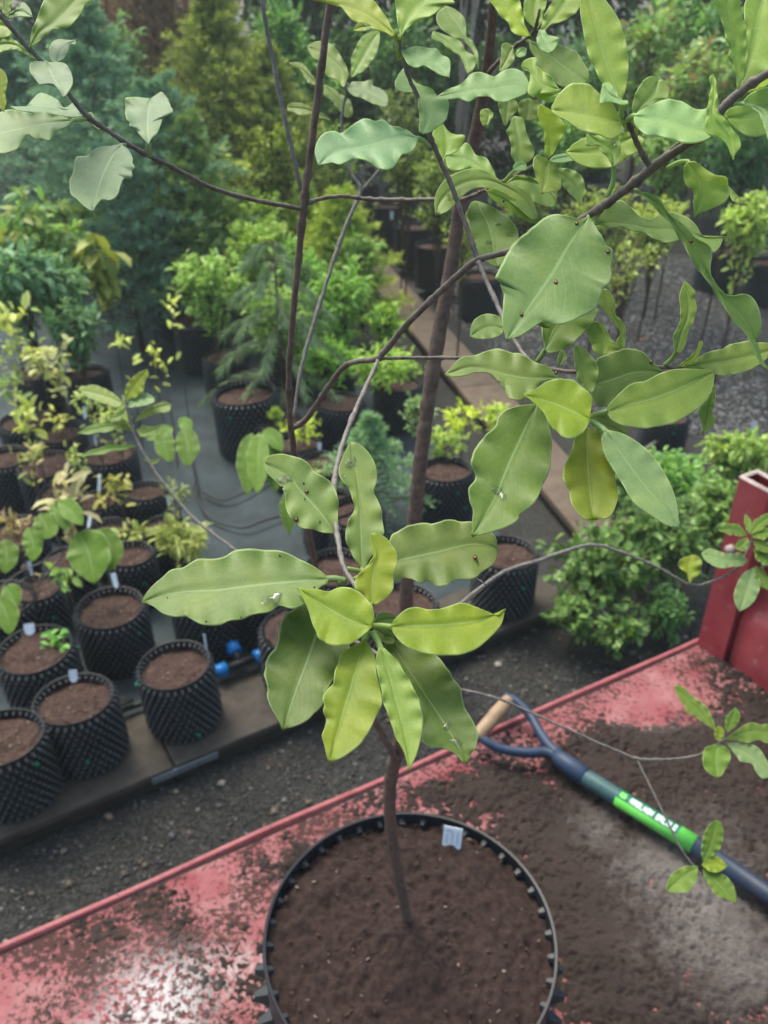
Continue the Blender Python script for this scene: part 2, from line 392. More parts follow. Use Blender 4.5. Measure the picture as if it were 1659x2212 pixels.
# ------------------------------------------------------------------ timber edging
def plank(parent, base, a, b, w, h, z0, mat, dirv, name='plank', bev=.006, lift=0.0):
    """board from a to b (xy), width w to the left of dirv"""
    L = (b - a).length; mid = (a + b) / 2 + Vector((-dirv.y, dirv.x, 0)) * (w / 2)
    m = MB(); m.box((mid.x, mid.y, z0 + h / 2 + lift), (L, w, h), math.atan2(dirv.y, dirv.x), bevel=bev)
    return link(name, m.mesh(name), mat, parent, base)
eb = TA + Vector((0, 0, GZ)); edging = empty('timber_edging', eb)
tag(edging, 'long weathered timber edging under the front row of dimpled pots', 'edging')
cuts = [-1.4, 0.62, 1.55, (TB - TA).length + .02]
for i in range(3):
    plank(edging, eb, TA + t1 * (cuts[i] + .003), TA + t1 * (cuts[i + 1] - .003), .34, .035, -.036, MAT['timber_pale'], t1, lift=(0, .003, -.002)[i])
    plank(edging, eb, TA + t1 * (cuts[i] + .006) + t2 * .012, TA + t1 * (cuts[i + 1] - .006) + t2 * .012, .10, abs(GZ) - .036, GZ, MAT['timber_shade_dirt'], t1, 'shaded_face_board')  # board coloured dark for the shaded, wet front face
sm = MB(); sc_ = TA + t1 * 0.66 + t2 * .0
sm.box((sc_.x, sc_.y, -.030), (.26, .012, .030), math.atan2(t1.y, t1.x), bevel=.003)
link('metal_strip', sm.mesh('metal_strip'), MAT['grey_strip'], edging, eb)
eb2 = RB + Vector((0, 0, GZ)); edge2 = empty('timber_edging', eb2)
tag(edge2, 'wide brown timber plank edging beside the gravel walkway behind the trunk', 'edging')
Lr = (RA - RB).length + 1.2
for a, b in ((-.75, 1.55), (1.556, Lr)):
    plank(edge2, eb2, RB + r1 * a + r2 * .16, RB + r1 * b + r2 * .16, .32, .05, -.046, MAT['timber_brown'], r1)
    plank(edge2, eb2, RB + r1 * (a + .004) + r2 * .15, RB + r1 * (b - .004) + r2 * .15, .05, .044, GZ, MAT['timber_shade_dirt'], r1, 'shaded_face_board')

# ------------------------------------------------------------------ red trailer
BZ = 1.0
E0 = Vector((-.704, .905, BZ)); e1 = Vector((.8746, .4849, 0)); en = Vector((.4849, -.8746, 0))
def SQ(s, q_, z): return E0 + e1 * s + en * q_ + Vector((0, 0, z - BZ))
def red_paint():
    m, nt, nd, lk, bs = new_mat('red_paint')
    tc = nd.new('ShaderNodeTexCoord').outputs['Object']; a = nd.new('ShaderNodeAttribute'); a.attribute_name = 'Col'
    sp = nd.new('ShaderNodeSeparateColor'); lk.new(a.outputs['Color'], sp.inputs[0])
    n = noise(nd, lk, 9, 5, 0.65, tc); r = ramp(nd, lk, n.outputs[0], [(0.3, (0.215, 0.045, 0.055)), (0.5, (0.295, 0.105, 0.112)), (0.72, (0.37, 0.20, 0.195))])
    n3 = noise(nd, lk, 85, 6, 0.75, tc)
    lf = noise(nd, lk, 5.0, 3, 0.6, tc); sm_ = nd.new('ShaderNodeMath'); sm_.operation = 'MULTIPLY_ADD'; lk.new(lf.outputs[0], sm_.inputs[0]); sm_.inputs[1].default_value = 0.55; sm_.inputs[2].default_value = -0.275
    s2_ = nd.new('ShaderNodeMath'); lk.new(sm_.outputs[0], s2_.inputs[0]); lk.new(n3.outputs[0], s2_.inputs[1])
    r3 = ramp(nd, lk, s2_.outputs[0], [(0.475, 0.0), (0.545, 0.93)])
    film = mixc(nd, lk, r3.outputs[0], r.outputs[0], (0.042, 0.024, 0.020))
    n4 = noise(nd, lk, 75, 5, 0.75, tc)
    ad = nd.new('ShaderNodeMath'); ad.operation = 'MULTIPLY'; lk.new(sp.outputs[0], ad.inputs[0])
    r4 = ramp(nd, lk, n4.outputs[0], [(0.48, 0.0), (0.515, 1.0)]); lk.new(r4.outputs[0], ad.inputs[1])
    lk.new(mixc(nd, lk, ad.outputs[0], film, (0.46, 0.43, 0.43)), bs.inputs['Base Color'])
    bs.inputs['Roughness'].default_value = 0.85; bs.inputs['Specular IOR Level'].default_value = 0.15
    bump(nd, lk, bs, n3.outputs[0], 0.25, 0.002); MAT['red_paint'] = m
red_paint()
mottled('red_edge', (0.24, 0.045, 0.055), (0.40, 0.125, 0.13), 22, 0.6, 0.2, 0.001, fine=(150, 0.60, (0.10, 0.055, 0.048)))
def red_clean():
    m, nt, nd, lk, bs = new_mat('red_gloss')
    tc = nd.new('ShaderNodeTexCoord').outputs['Object']
    n = noise(nd, lk, 6, 5, 0.6, tc); r = ramp(nd, lk, n.outputs[0], [(0.3, (0.27, 0.032, 0.040)), (0.7, (0.40, 0.085, 0.092))])
    n2 = noise(nd, lk, 26, 5, 0.75, tc); r2 = ramp(nd, lk, n2.outputs[0], [(0.60, 0.0), (0.70, 0.75)])
    lk.new(mixc(nd, lk, r2.outputs[0], r.outputs[0], (0.38, 0.25, 0.22)), bs.inputs['Base Color'])
    bs.inputs['Roughness'].default_value = 0.36; bump(nd, lk, bs, n2.outputs[0], 0.12, 0.002); MAT['red_gloss'] = m
red_clean()
EDGE = [(-300, 2183), (0, 2040), (840, 1640), (1480, 1390), (1900, 1226)]
def blob(px, py, L):
    s = 0
    for cx, cy, rx, ry, a in L: s = s + a * np.exp(-((px - cx) / rx) ** 2 - ((py - cy) / ry) ** 2)
    return s
DUST = [(350, 2160, 90, 80, 1.3), (500, 2085, 90, 40, .6), (270, 2210, 100, 40, .6)]
def dust_at(P):
    x, y = to_px(P[:, 0], P[:, 1], P[:, 2]); return np.clip(blob(x, y, DUST), 0, 1)
tb = SQ(1.2, .8, GZ); trailer = empty('flatbed_trailer', tb)
tag(trailer, 'faded red steel flatbed trailer with soil strewn over its deck', 'trailer')
S0, S1, Q1 = -0.75, 1.83, 2.1
def bed():
    ns, nq = 130, 100; P = []
    for j in range(nq + 1):
        for i in range(ns + 1):
            P.append(SQ(S0 + (S1 - S0) * i / ns, .023 + (Q1 - .023) * j / nq, BZ))
    P = np.array([tuple(p) for p in P]); F = [(j * (ns + 1) + i, (j + 1) * (ns + 1) + i, (j + 1) * (ns + 1) + i + 1, j * (ns + 1) + i + 1) for j in range(nq) for i in range(ns)]
    F = [tuple(reversed(f)) for f in F]
    d = dust_at(P); return np_mesh('deck', P, F, np.column_stack([d, d, d]))
link('deck', bed(), MAT['red_paint'], trailer, tb)
m = MB()     # folded edge of the deck and its skirt
prof = [(.0225, BZ), (.0222, BZ - .009), (.0135, BZ - .009), (.0130, BZ + .001), (.0105, BZ + .0035), (.0025, BZ + .0035), (.0005, BZ + .001), (0, BZ - .006), (0, BZ - .13), (.012, BZ - .13), (.012, BZ - .02)]
vs = []; 
for s in np.linspace(S0, 1.775, 60):
    for q_, z in prof: vs.append(SQ(s, q_ + .0016 * math.sin(s * 9) , z + .0012 * math.sin(s * 13 + 1)))
k = len(prof); m.add(vs, [(i * k + j, (i + 1) * k + j, (i + 1) * k + j + 1, i * k + j + 1) for i in range(59) for j in range(k - 1)])
link('edge_rail', m.mesh('edge_rail'), MAT['red_edge'], trailer, tb)
m = MB(); m.add([SQ(S0, .0140, BZ - .004), SQ(1.77, .0140, BZ - .004), SQ(1.77, .0218, BZ - .004), SQ(S0, .0218, BZ - .004)], [(0, 1, 2, 3)]); link('groove_dirt', m.mesh('groove_dirt'), MAT['timber_shade_dirt'], trailer, tb)
# chassis beam, wheels out of sight below
m = MB(); c = SQ((S0 + S1) / 2, .45, BZ - .16); m.box(c, (2.4, .08, .12), math.atan2(e1.y, e1.x), bevel=.01); link('chassis_beam', m.mesh('chassis_beam'), MAT['red_inside'], trailer, tb)
m = MB(); c = SQ((S0 + S1) / 2, 1.7, BZ - .16); m.box(c, (2.4, .08, .12), math.atan2(e1.y, e1.x), bevel=.01); link('chassis_beam', m.mesh('chassis_beam'), MAT['red_inside'], trailer, tb)
for qq in (.35, 1.75):
    m = MB(); c = SQ(.4, qq, 0.24 + GZ * .3); ax = en
    pts = [c - ax * .09, c + ax * .09]; m.tube([c - ax * .08, c - ax * .09, c + ax * .09, c + ax * .08], [.20, .30, .30, .20], 32)
    w = link('wheel', m.mesh('tyre'), MAT['hose'], trailer, tb)
    m = MB(); m.tube([c - ax * .095, c + ax * .095], .15, 24); link('rim', m.mesh('rim'), MAT['rail_metal'], w)
    m = MB(); m.tube([c, c + Vector((0, 0, .62))], .04, 10); link('axle_support', m.mesh('axle_support'), MAT['red_inside'], trailer, tb)
# corner post: hollow rectangular tube, open at the top, scuffed rim
PS = at_z(1506, 1390, BZ); lo, hi = BZ, 2.2
for _ in range(40):
    z = (lo + hi) / 2
    if to_px(PS.x, PS.y, z)[1] > 1026: lo = z
    else: hi = z
PT = lo; pw, pd, th = .060, .084, .0075
def ring(o, z): 
    a = PS + e1 * o + en * o; 
    return [Vector((p.x, p.y, z)) for p in (a, a + e1 * (pw - 2 * o), a + e1 * (pw - 2 * o) + en * (pd - 2 * o), a + en * (pd - 2 * o))]
m = MB(); vs = ring(0, BZ - .12) + ring(0, PT - .004) ; m.add(vs, [(i, (i + 1) % 4, 4 + (i + 1) % 4, 4 + i) for i in range(4)])
vs = ring(th, BZ + .05) + ring(th, PT - .004); m.add(vs, [(4 + i, 4 + (i + 1) % 4, (i + 1) % 4, i) for i in range(4)] + [(0, 1, 2, 3)], 1)
post = link('corner_post', m.mesh('corner_post'), [MAT['red_gloss'], MAT['red_inside']], trailer, tb, smooth=False)
m = MB(); a, b, c_, d_ = ring(-.001, PT - .006), ring(.0015, PT), ring(th - .0015, PT), ring(th + .001, PT - .006)
vs = a + b + c_ + d_
m.add(vs, [(r_ * 4 + i, r_ * 4 + (i + 1) % 4, (r_ + 1) * 4 + (i + 1) % 4, (r_ + 1) * 4 + i) for r_ in range(3) for i in range(4)])
link('rim', m.mesh('rim'), MAT['scuffed_edge'], post)
m = MB(); hp = PS - e1 * .004 + en * .03 + Vector((0, 0, (PT - BZ) * .63)); m.tube([hp - e1 * .012, hp + e1 * .008], .011, 8); link('bolt', m.mesh('bolt'), MAT['scuffed_edge'], post)
# headboard: pressed steel panel with a rolled top and a ledge low down
HB = PS + e1 * (pw * .80) + en * (pd + .010)
prof = [(.075, BZ - .05), (.075, PT - .075), (.066, PT - .045), (.045, PT - .032), (.020, PT - .036), (.004, PT - .055), (0, PT - .085), (0, BZ + .215), (-.006, BZ + .20), (-.030, BZ + .17), (-.036, BZ + .15), (-.036, BZ - .02)]
m = MB(); vs = []; NQ = 24
for i in range(NQ + 1):
    q_ = 1.9 * i / NQ
    dr = 0.032 * max(0, 1 - q_ / .06) ** 2 if i == 0 else 0
    for j, (o, z) in enumerate(prof):
        vs.append(HB + en * q_ + e1 * o + Vector((0, 0, z - BZ - (dr if z > PT - .09 else 0))))
k = len(prof); fs = [(i * k + j, i * k + j + 1, (i + 1) * k + j + 1, (i + 1) * k + j) for i in range(NQ) for j in range(k - 1)]
fs.append(tuple(range(k - 1, -1, -1))); m.add(vs, fs)
hb = link('headboard', m.mesh('headboard'), MAT['red_gloss'], trailer, tb)
m = MB(); a = HB - en * .004
m.tube([a + e1 * -.004 + Vector((0, 0, .02)), a + e1 * -.003 + Vector((0, 0, PT - BZ - .10)), a + e1 * .006 + Vector((0, 0, PT - BZ - .05)), a + e1 * .03 + Vector((0, 0, PT - BZ - .030))], .004, 6)
link('seam', m.mesh('seam'), MAT['scuffed_edge'], hb)
m = MB()
for a, b in (((1475, 1100, .02), (1480, 1350, .02)),): pass
# ------------------------------------------------------------------ loose soil on the deck
SOILB = [(1610, 1740, 110, 110, .9), (1560, 1640, 120, 60, .6), (1640, 2020, 120, 200, .7), (1320, 2120, 160, 220, 1.1), (1560, 2150, 200, 160, .9), (1250, 1960, 60, 120, .6), (1470, 1830, 420, 260, 1.25), (1130, 1780, 220, 120, .85), (1000, 1700, 130, 35, .75), (1400, 1590, 190, 38, .9), (1570, 1440, 70, 60, .9), (1630, 1560, 90, 90, 1.0), (1250, 1640, 200, 60, .7),
         (345, 1945, 45, 70, .75), (240, 2000, 45, 50, .5), (160, 2020, 40, 30, .5), (570, 1870, 70, 40, .4), (760, 1745, 100, 40, .5), (600, 2090, 110, 130, .6), (680, 1850, 70, 70, .4), (450, 2150, 60, 60, .35),
         (1340, 1470, 150, 50, -1.0), (1190, 1560, 60, 40, -.5), (940, 1665, 60, 26, -.5), (480, 1950, 80, 70, -.45), (100, 2130, 120, 80, -.4), (330, 2130, 80, 80, -.35), (1060, 1640, 60, 40, -.3), (1440, 1555, 110, 22, -.8), (620, 1780, 120, 25, -.3)]
def soil():
    ns, nq = 680, 380; s = np.linspace(-.30, 1.80, ns); q_ = np.linspace(.024, 1.22, nq)
    S, Q = np.meshgrid(s, q_); X = E0.x + e1.x * S + en.x * Q; Y = E0.y + e1.y * S + en.y * Q
    px, py = to_px(X, Y, BZ + 0 * X)
    b = blob(px, py, SOILB) - .16 + .3 * np.clip((py - 2150) / 300, 0, 1)
    n = fbm(S * 9, Q * 9, 6, 5, .62) * 2.0 + fbm(S * 75, Q * 75, 3, 9) * 1.7 + fbm(S * 190, Q * 190, 2, 19) * 1.5
    h = b + n
    z = BZ - .004 + .009 * np.clip(h, -.6, 1.6) + .004 * fbm(S * 160, Q * 160, 2, 31) * (h > .1) + .006 * fbm(S * 30, Q * 30, 3, 41) * (h > 0)
    V = np.column_stack([X.ravel(), Y.ravel(), z.ravel()])
    ok = (z > BZ - .003)
    idx = np.arange(ns * nq).reshape(nq, ns)
    A, B, C, D = idx[:-1, :-1], idx[:-1, 1:], idx[1:, 1:], idx[1:, :-1]
    keep = ok[:-1, :-1] | ok[:-1, 1:] | ok[1:, 1:] | ok[1:, :-1]
    F = np.stack([A, D, C, B], -1)[keep]
    used = np.unique(F); mp = np.zeros(ns * nq, int); mp[used] = np.arange(len(used))
    pal = blob(px, py, [(1510, 1960, 110, 140, .9), (1400, 1870, 70, 50, .6), (1290, 1790, 50, 45, .5), (330, 2150, 110, 100, .9), (1430, 1560, 90, 22, .5), (1640, 2100, 80, 80, .6)])
    g_ = np.clip(pal + .8 * fbm(S * 60, Q * 60, 4, 77) * (pal > .08), 0, 1)[..., None]
    base = np.array([.027, .0152, .0118]) * (0.8 + .9 * (fbm(S * 14, Q * 14, 4, 88) + .5)[..., None] * .9)
    C_ = base * (1 - g_) + np.array([.17, .148, .138]) * g_
    return np_mesh('soil', V[used], mp[F], C_.reshape(-1, 3)[used])
def soil_mat():
    m, nt, nd, lk, bs = new_mat('loose_soil'); a = nd.new('ShaderNodeAttribute'); a.attribute_name = 'Col'
    tc = nd.new('ShaderNodeTexCoord').outputs['Object']
    n = noise(nd, lk, 260, 4, 0.7, tc); r = ramp(nd, lk, n.outputs[0], [(0.3, 0.55), (0.7, 1.3)])
    c = mixc(nd, lk, 1.0, a.outputs['Color'], r.outputs[0], 'MULTIPLY')
    n2 = noise(nd, lk, 480, 2, 0.6, tc); r2 = ramp(nd, lk, n2.outputs[0], [(0.70, 0.0), (0.75, 0.7)])
    lk.new(mixc(nd, lk, r2.outputs[0], c, (0.20, 0.15, 0.12)), bs.inputs['Base Color'])
    bs.inputs['Roughness'].default_value = 0.9; bump(nd, lk, bs, n.outputs[0], 0.7, 0.006); MAT['loose_soil'] = m
soil_mat()
tag(link('loose_soil', soil(), MAT['loose_soil']), 'dark loose potting soil strewn over the red trailer deck', 'soil', kind='stuff')
# ------------------------------------------------------------------ leaves traced as blades in space
def arc_resample(pts, n):
    P = np.array([np.asarray(p, float) for p in spline(pts, 6)]); d = np.r_[0, np.cumsum(np.linalg.norm(np.diff(P, axis=0), axis=1))]
    t = np.linspace(0, d[-1], n + 1); return np.column_stack([np.interp(t, d, P[:, k]) for k in range(P.shape[1])])
COLS = (-1, -.94, -.72, -.42, -.16, 0, .16, .42, .72, .94, 1)
def tleaf(parent, base, mid, left, right, d, color, tilt=25, roll=0, fold=.10, wave=.13, bow=.03, pet=None, petd=None, spots=(), drops=(), n=18, ruff=.017, name='leaf', petw=7, seed=None, mat='near_leaf'):
    rs = random.Random(seed if seed is not None else int(mid[0][0] * 13 + mid[-1][1] * 7)); n = int(n * 1.8)
    M = arc_resample(mid, n); Lf = arc_resample([mid[0]] + list(left) + [mid[-1]], n); Rt = arc_resample([mid[0]] + list(right) + [mid[-1]], n)
    for S_ in (Lf, Rt):
        ra = rs.uniform(.3, 1.35); p1, p2, f1 = rs.random() * 6, rs.random() * 6, rs.uniform(4.5, 8.5)
        for i in range(1, n):
            t = i / n; k_ = ra * ruff * math.sin(math.pi * t) ** .6 * (.6 * math.sin(6.283 * f1 * t + p1) + .5 * math.sin(6.283 * f1 * 2.1 * t + p2)); S_[i] = S_[i] + (S_[i] - M[i]) * k_
    x0, y0 = M[0]; ln = np.linalg.norm(np.diff(M, axis=0), axis=1).sum() * d / FPX
    hwL = np.linalg.norm(Lf - M, axis=1) * d / FPX; hwR = np.linalg.norm(Rt - M, axis=1) * d / FPX
    def dev(w):
        k = np.convolve(np.pad(w, 2, mode='edge'), np.ones(5) / 5, 'valid'); return (w - k)
    dL, dR = dev(hwL), dev(hwR)
    kk = 1.5 * max(2.0, min(4.5, ln / max(.004, max(hwL.max(), hwR.max())) * .9)); pL, pR = rs.random(), rs.random()
    wave *= rs.uniform(.5, 1.4); tt, tr = math.tan(R(tilt)), math.tan(R(roll)); V = []; UV = []; PXD = []
    wm = max(hwL.max(), hwR.max())
    for i in range(n + 1):
        t = i / n
        for s in COLS:
            S = Lf[i] if s < 0 else Rt[i]; a = abs(s); p = M[i] * (1 - a) + S * a
            dd = d * (1 + tt * (y0 - p[1]) / FPX + tr * (p[0] - x0) / FPX)
            hw = hwL[i] if s < 0 else hwR[i]; dv = dL[i] if s < 0 else dR[i]
            dd += -fold * a ** 1.3 * hw + bow * ln * (t * t) + wave * wm * a ** 3.6 * math.sin(6.283 * (kk * t + (pL if s < 0 else pR))) * math.sin(math.pi * min(1, t * 1.15 + .05)) - 1.6 * dv * a ** 2
            if s == 0: dd += .0006
            V.append(at_depth(p[0], p[1], dd)); UV.append((.5 + s * .5, t)); PXD.append((p[0], p[1], dd))
    mb = MB(); c = len(COLS)
    mb.add(V, [(i * c + j, i * c + j + 1, (i + 1) * c + j + 1, (i + 1) * c + j) for i in range(n) for j in range(c - 1)], 0, UV)
    if pet:
        pts = [(x0, y0)] + list(pet); pd = petd if petd else d; P = []
        e = M[min(2, n)]; pts = [(x0 + (e[0] - x0) * .8, y0 + (e[1] - y0) * .8)] + pts
        sp = spline(pts, 5)
        for i, p in enumerate(sp):
            t = i / (len(sp) - 1); P.append(at_depth(p[0], p[1], (d * (1 + tt * (y0 - p[1]) / FPX + tr * (p[0] - x0) / FPX)) * (1 - t) + pd * t + .0006))
        rr = petw * d / FPX / 2
        mb.tube(P, [rr * (.6 + .5 * min(1, i / 4)) for i in range(len(P))], 7, 0, True, (.5, .02))
    PX = np.array(PXD)
    def plane(x, y):
        k = np.argsort((PX[:, 0] - x) ** 2 + (PX[:, 1] - y) ** 2)[:9]; A = np.column_stack([PX[k, 0] - x, PX[k, 1] - y, np.ones(len(k))])
        s_ = np.linalg.lstsq(A, PX[k, 2], rcond=None)[0]; return lambda a, b: s_[2] + s_[0] * (a - x) + s_[1] * (b - y)
    def dsc(x, y, r, mi, off, ry=1.0):
        pl = plane(x, y); off *= .5
        vs = [at_depth(x, y, pl(x, y) - off)] + [at_depth(x + r * math.cos(a) * (1 + .15 * math.sin(3 * a)), y + ry * r * math.sin(a), pl(x + r * math.cos(a), y + ry * r * math.sin(a)) - off) for a in np.linspace(0, 6.283, 11)[:-1]]
        mb.add(vs, [(0, 1 + k, 1 + (k + 1) % 10) for k in range(10)], mi)
    for x, y, r in spots:
        r *= .85
        dsc(x, y, r, 1, .0011, 1.15)
        if r > 2.5: dsc(x, y, r * .55, 2, .0014, 1.15)
    for x, y, r in drops:
        pl = plane(x, y)
        vs = []; nr = 4
        for a_ in range(nr):
            f = a_ / nr
            for k in range(12):
                an = 6.283 * k / 12; rr = r * math.cos(f * 1.5) * (1 + .35 * math.sin(2 * an + x) + .2 * math.sin(5 * an + y))
                xx, yy = x + rr * math.cos(an), y + .8 * rr * math.sin(an); vs.append(at_depth(xx, yy, pl(xx, yy) - .0003 - math.sin(f * 1.5) * r * .09 * d / FPX))
        vs.append(at_depth(x, y, pl(x, y) - .0003 - r * .095 * d / FPX))
        mb.add(vs, [(a_ * 12 + k, a_ * 12 + (k + 1) % 12, (a_ + 1) * 12 + (k + 1) % 12, (a_ + 1) * 12 + k) for a_ in range(nr - 1) for k in range(12)] + [((nr - 1) * 12 + k, (nr - 1) * 12 + (k + 1) % 12, nr * 12) for k in range(12)], 3)
    me = mb.mesh(name, uv=True)
    mats = [MAT[mat]]
    if spots or drops: mats += [MAT['spot_rim'], MAT['spot_core'], MAT['water_drop']]
    o = link(name, me, mats, parent, base)
    v = .9 + .2 * rs.random(); o.color = (color[0] * v, color[1] * (.94 + .12 * rs.random()) * v, color[2] * v, 1)
    md = o.modifiers.new('blade', 'SOLIDIFY'); md.thickness = .00045; md.offset = -1.0; md.use_even_offset = False
    return o
def auto_outline(mid, w, wid=.5, ruff=.06, seed=1, tipsharp=.8):
    """outline pixels for a simple blade along mid with half width w"""
    rs = random.Random(seed); n = 12; M = arc_resample(mid, n); L, Rr = [], []
    ph1, ph2 = rs.random() * 6, rs.random() * 6
    for i in range(1, n):
        t = i / n; tan = M[min(i + 1, n)] - M[max(i - 1, 0)]; tan = tan / (np.linalg.norm(tan) + 1e-9); nr = np.array([-tan[1], tan[0]])
        tw = t ** (math.log(.5) / math.log(wid)); f = math.sin(math.pi * tw) ** tipsharp
        L.append(tuple(M[i] + nr * w * f * (1 + ruff * math.sin(t * 17 + ph1)))); Rr.append(tuple(M[i] - nr * w * f * (1 + ruff * math.sin(t * 16 + ph2))))
    return L, Rr
def aleaf(parent, base, mid, w, d, color, wid=.5, ruff=.06, **kw):
    sd_ = int(mid[0][0] * 3 + mid[-1][1] * 5 + w)
    L, Rr = auto_outline(mid, w, wid, ruff, sd_); return tleaf(parent, base, mid, L, Rr, d, color, seed=sd_, ruff=.01, **kw)
def twig(parent, base, pts, name='branch', mat='twig', knots=True, seed=3, n=8):
    """pts: (x, y, depth, width in pixels)"""
    rs = random.Random(seed + int(pts[0][0])); sp = spline(pts, 8); P, Rd = [], []
    for i, p in enumerate(sp):
        P.append(at_depth(p[0] + rs.uniform(-.7, .7), p[1] + rs.uniform(-.7, .7), p[2]))
        r = p[3] * p[2] / FPX / 2 * (.84 if name == 'trunk' else .74); r *= 1 + .05 * math.sin(i * 1.7 + seed) + rs.uniform(-.035, .035)
        if knots and rs.random() < .10: r *= 1.32
        Rd.append(r)
    m = MB(); m.tube(P, Rd, n); return link(name, m.mesh(name), MAT[mat], parent, base)

# ------------------------------------------------------------------ the young tree in the big pot
YOUNG = (.325, .405, .036); MID = (.295, .395, .080); MATURE = (.245, .345, .088); DARK = (.178, .268, .052); PALE_SHEEN = (.285, .410, .170); GREY_SHEEN = (.275, .400, .215)  # the pale and grey tones put sky sheen into the leaf colour
REG = dict(A=(0, 0, .5425), B=(800, 0, .5425), C=(1548, 0, .5425), D=(0, 600, .5425), E=(800, 600, .5425), F=(1548, 600, .5425), G=(0, 1300, .5425), H=(800, 1300, .5425),
           I=(1548, 1300, .5425), J=(0, 1950, .5425), K=(800, 1950, .5425), L=(1548, 1950, .5425), O=(2000, 1400, .4069), M=(1248, 2464, .7233))
K_D = 1659 / 2448
def Z(reg, pts):
    ox, oy, s = REG[reg]; return [((ox + p[0] * s) * K_D, (oy + p[1] * s) * K_D) for p in pts]
SOILZ = 1.358
tbase = at_z(884, 2040, SOILZ); tree = empty('young_tree', tbase)
tag(tree, 'young evergreen tree with wavy glossy leaves growing in the big black pot', 'tree')
tp = [(884, 2056, 24), (880, 1990, 26), (862, 1900, 28), (846, 1800, 31), (842, 1720, 33), (851, 1650, 36), (866, 1600, 37), (872, 1500, 37), (874, 1380, 36), (880, 1250, 36), (895, 1120, 36), (908, 1000, 38), (926, 860, 38), (948, 720, 38), (972, 590, 37), (990, 470, 35), (1012, 360, 34), (1036, 250, 32), (1052, 150, 28), (1062, 60, 24), (1070, -60, 18)]
pts = []
for x, y, w in tp:
    p = at_y(x, y, .69 + .03 * math.sin(y * .004)); pts.append((x, y, depth_of(p), w))
pts[0] = (884, 2056, depth_of(at_z(884, 2056, SOILZ - .03)), 28)
trunk = twig(tree, tbase, pts, 'trunk', 'bark', False, n=14)
def trunk_d(y): return np.interp(y, [p[1] for p in pts][::-1], [p[2] for p in pts][::-1])
BR = {}
def branch(key, p, mat='twig'): BR[key] = twig(tree, tbase, p, 'branch', mat); return BR[key]
branch('leader', [(856, 1640, .985, 22), (800, 1540, .93, 20), (735, 1400, .84, 19), (690, 1260, .76, 18), (655, 1080, .68, 18), (630, 940, .63, 18), (624, 830, .605, 18), (632, 690, .58, 18), (645, 560, .565, 19), (656, 440, .55, 21), (672, 320, .54, 21), (690, 180, .525, 21), (708, 40, .51, 21), (722, -70, .50, 20)], 'bark')
branch('left', [(654, 452, .553, 12), (590, 440, .53, 13), (520, 425, .51, 13), (450, 402, .49, 13), (380, 365, .475, 13), (300, 325, .46, 13), (230, 280, .45, 14), (187, 250, .442, 15), (150, 205, .437, 14), (100, 145, .43, 13), (45, 85, .425, 13), (10, 45, .42, 12), (-60, -30, .41, 10)], 'young_twig')
branch('leftup', [(650, 412, .555, 14), (630, 320, .545, 13), (605, 210, .535, 13), (590, 130, .53, 12), (574, 50, .52, 12), (560, -40, .51, 11)])
branch('mid_right', [(664, 440, .55, 12), (690, 430, .555, 12), (740, 424, .565, 11), (790, 430, .57, 11), (860, 432, .56, 12), (935, 431, .545, 12), (1000, 430, .53, 12), (1080, 395, .50, 12), (1140, 365, .47, 13), (1185, 345, .45, 12), (1192, 325, .445, 9)], 'young_twig')
branch('back', [(634, 905, .66, 9), (650, 800, .66, 10), (680, 690, .665, 11), (715, 580, .67, 11), (750, 480, .675, 11), (779, 414, .68, 11), (762, 380, .68, 10), (748, 345, .68, 9), (738, 270, .68, 8), (744, 220, .68, 7), (752, 180, .68, 6)])
branch('back_side', [(779, 414, .68, 9), (800, 390, .685, 8), (818, 368, .69, 8), (840, 330, .70, 7)])
branch('fork', [(632, 925, .635, 17), (662, 905, .62, 17), (700, 850, .58, 17), (735, 800, .535, 16), (765, 782, .515, 16), (812, 776, .50, 18), (830, 760, .493, 19), (880, 700, .475, 19), (940, 640, .458, 19), (1000, 585, .442, 20), (1035, 560, .435, 21), (1090, 545, .425, 19), (1180, 510, .405, 20), (1270, 466, .385, 23), (1330, 425, .372, 26), (1395, 375, .36, 28), (1418, 355, .356, 29), (1470, 320, .348, 26), (1530, 285, .34, 24), (1560, 235, .335, 25), (1610, 190, .33, 26), (1680, 145, .32, 24)], 'young_twig')
branch('down', [(818, 775, .498, 12), (800, 815, .48, 13), (775, 870, .455, 14), (750, 930, .43, 15), (733, 985, .408, 16), (722, 1050, .388, 16), (724, 1110, .374, 15), (731, 1170, .360, 15), (743, 1225, .350, 15), (765, 1262, .343, 14), (790, 1310, .337, 12), (803, 1352, .334, 9)])
branch('level', [(822, 775, .498, 10), (870, 773, .492, 10), (940, 773, .485, 11), (1000, 774, .475, 11), (1100, 785, .45, 11), (1200, 799, .425, 12), (1250, 803, .415, 12), (1330, 800, .41, 11), (1420, 793, .405, 11), (1462, 795, .40, 10), (1480, 790, .398, 8)], 'young_twig')
branch('upper', [(1036, 566, .437, 13), (1022, 530, .438, 14), (1000, 470, .44, 15), (975, 400, .44, 15), (950, 345, .438, 15), (930, 295, .435, 15), (905, 215, .43, 13), (880, 160, .425, 12), (866, 100, .42, 11), (860, 75, .418, 9)], 'young_twig')
branch('lower', [(1034, 566, .433, 13), (1052, 610, .428, 14), (1075, 660, .42, 14), (1100, 715, .41, 13), (1133, 768, .398, 13), (1180, 815, .385, 12), (1230, 855, .365, 11), (1278, 888, .352, 10)])
branch('tip_a', [(1408, 364, .358, 20), (1392, 340, .356, 17), (1372, 300, .352, 16), (1358, 265, .349, 15), (1344, 236, .346, 13), (1338, 222, .345, 9)], 'young_twig')
branch('tip_b', [(1420, 356, .357, 20), (1445, 330, .352, 19), (1475, 305, .347, 17), (1500, 285, .342, 13)], 'young_twig')
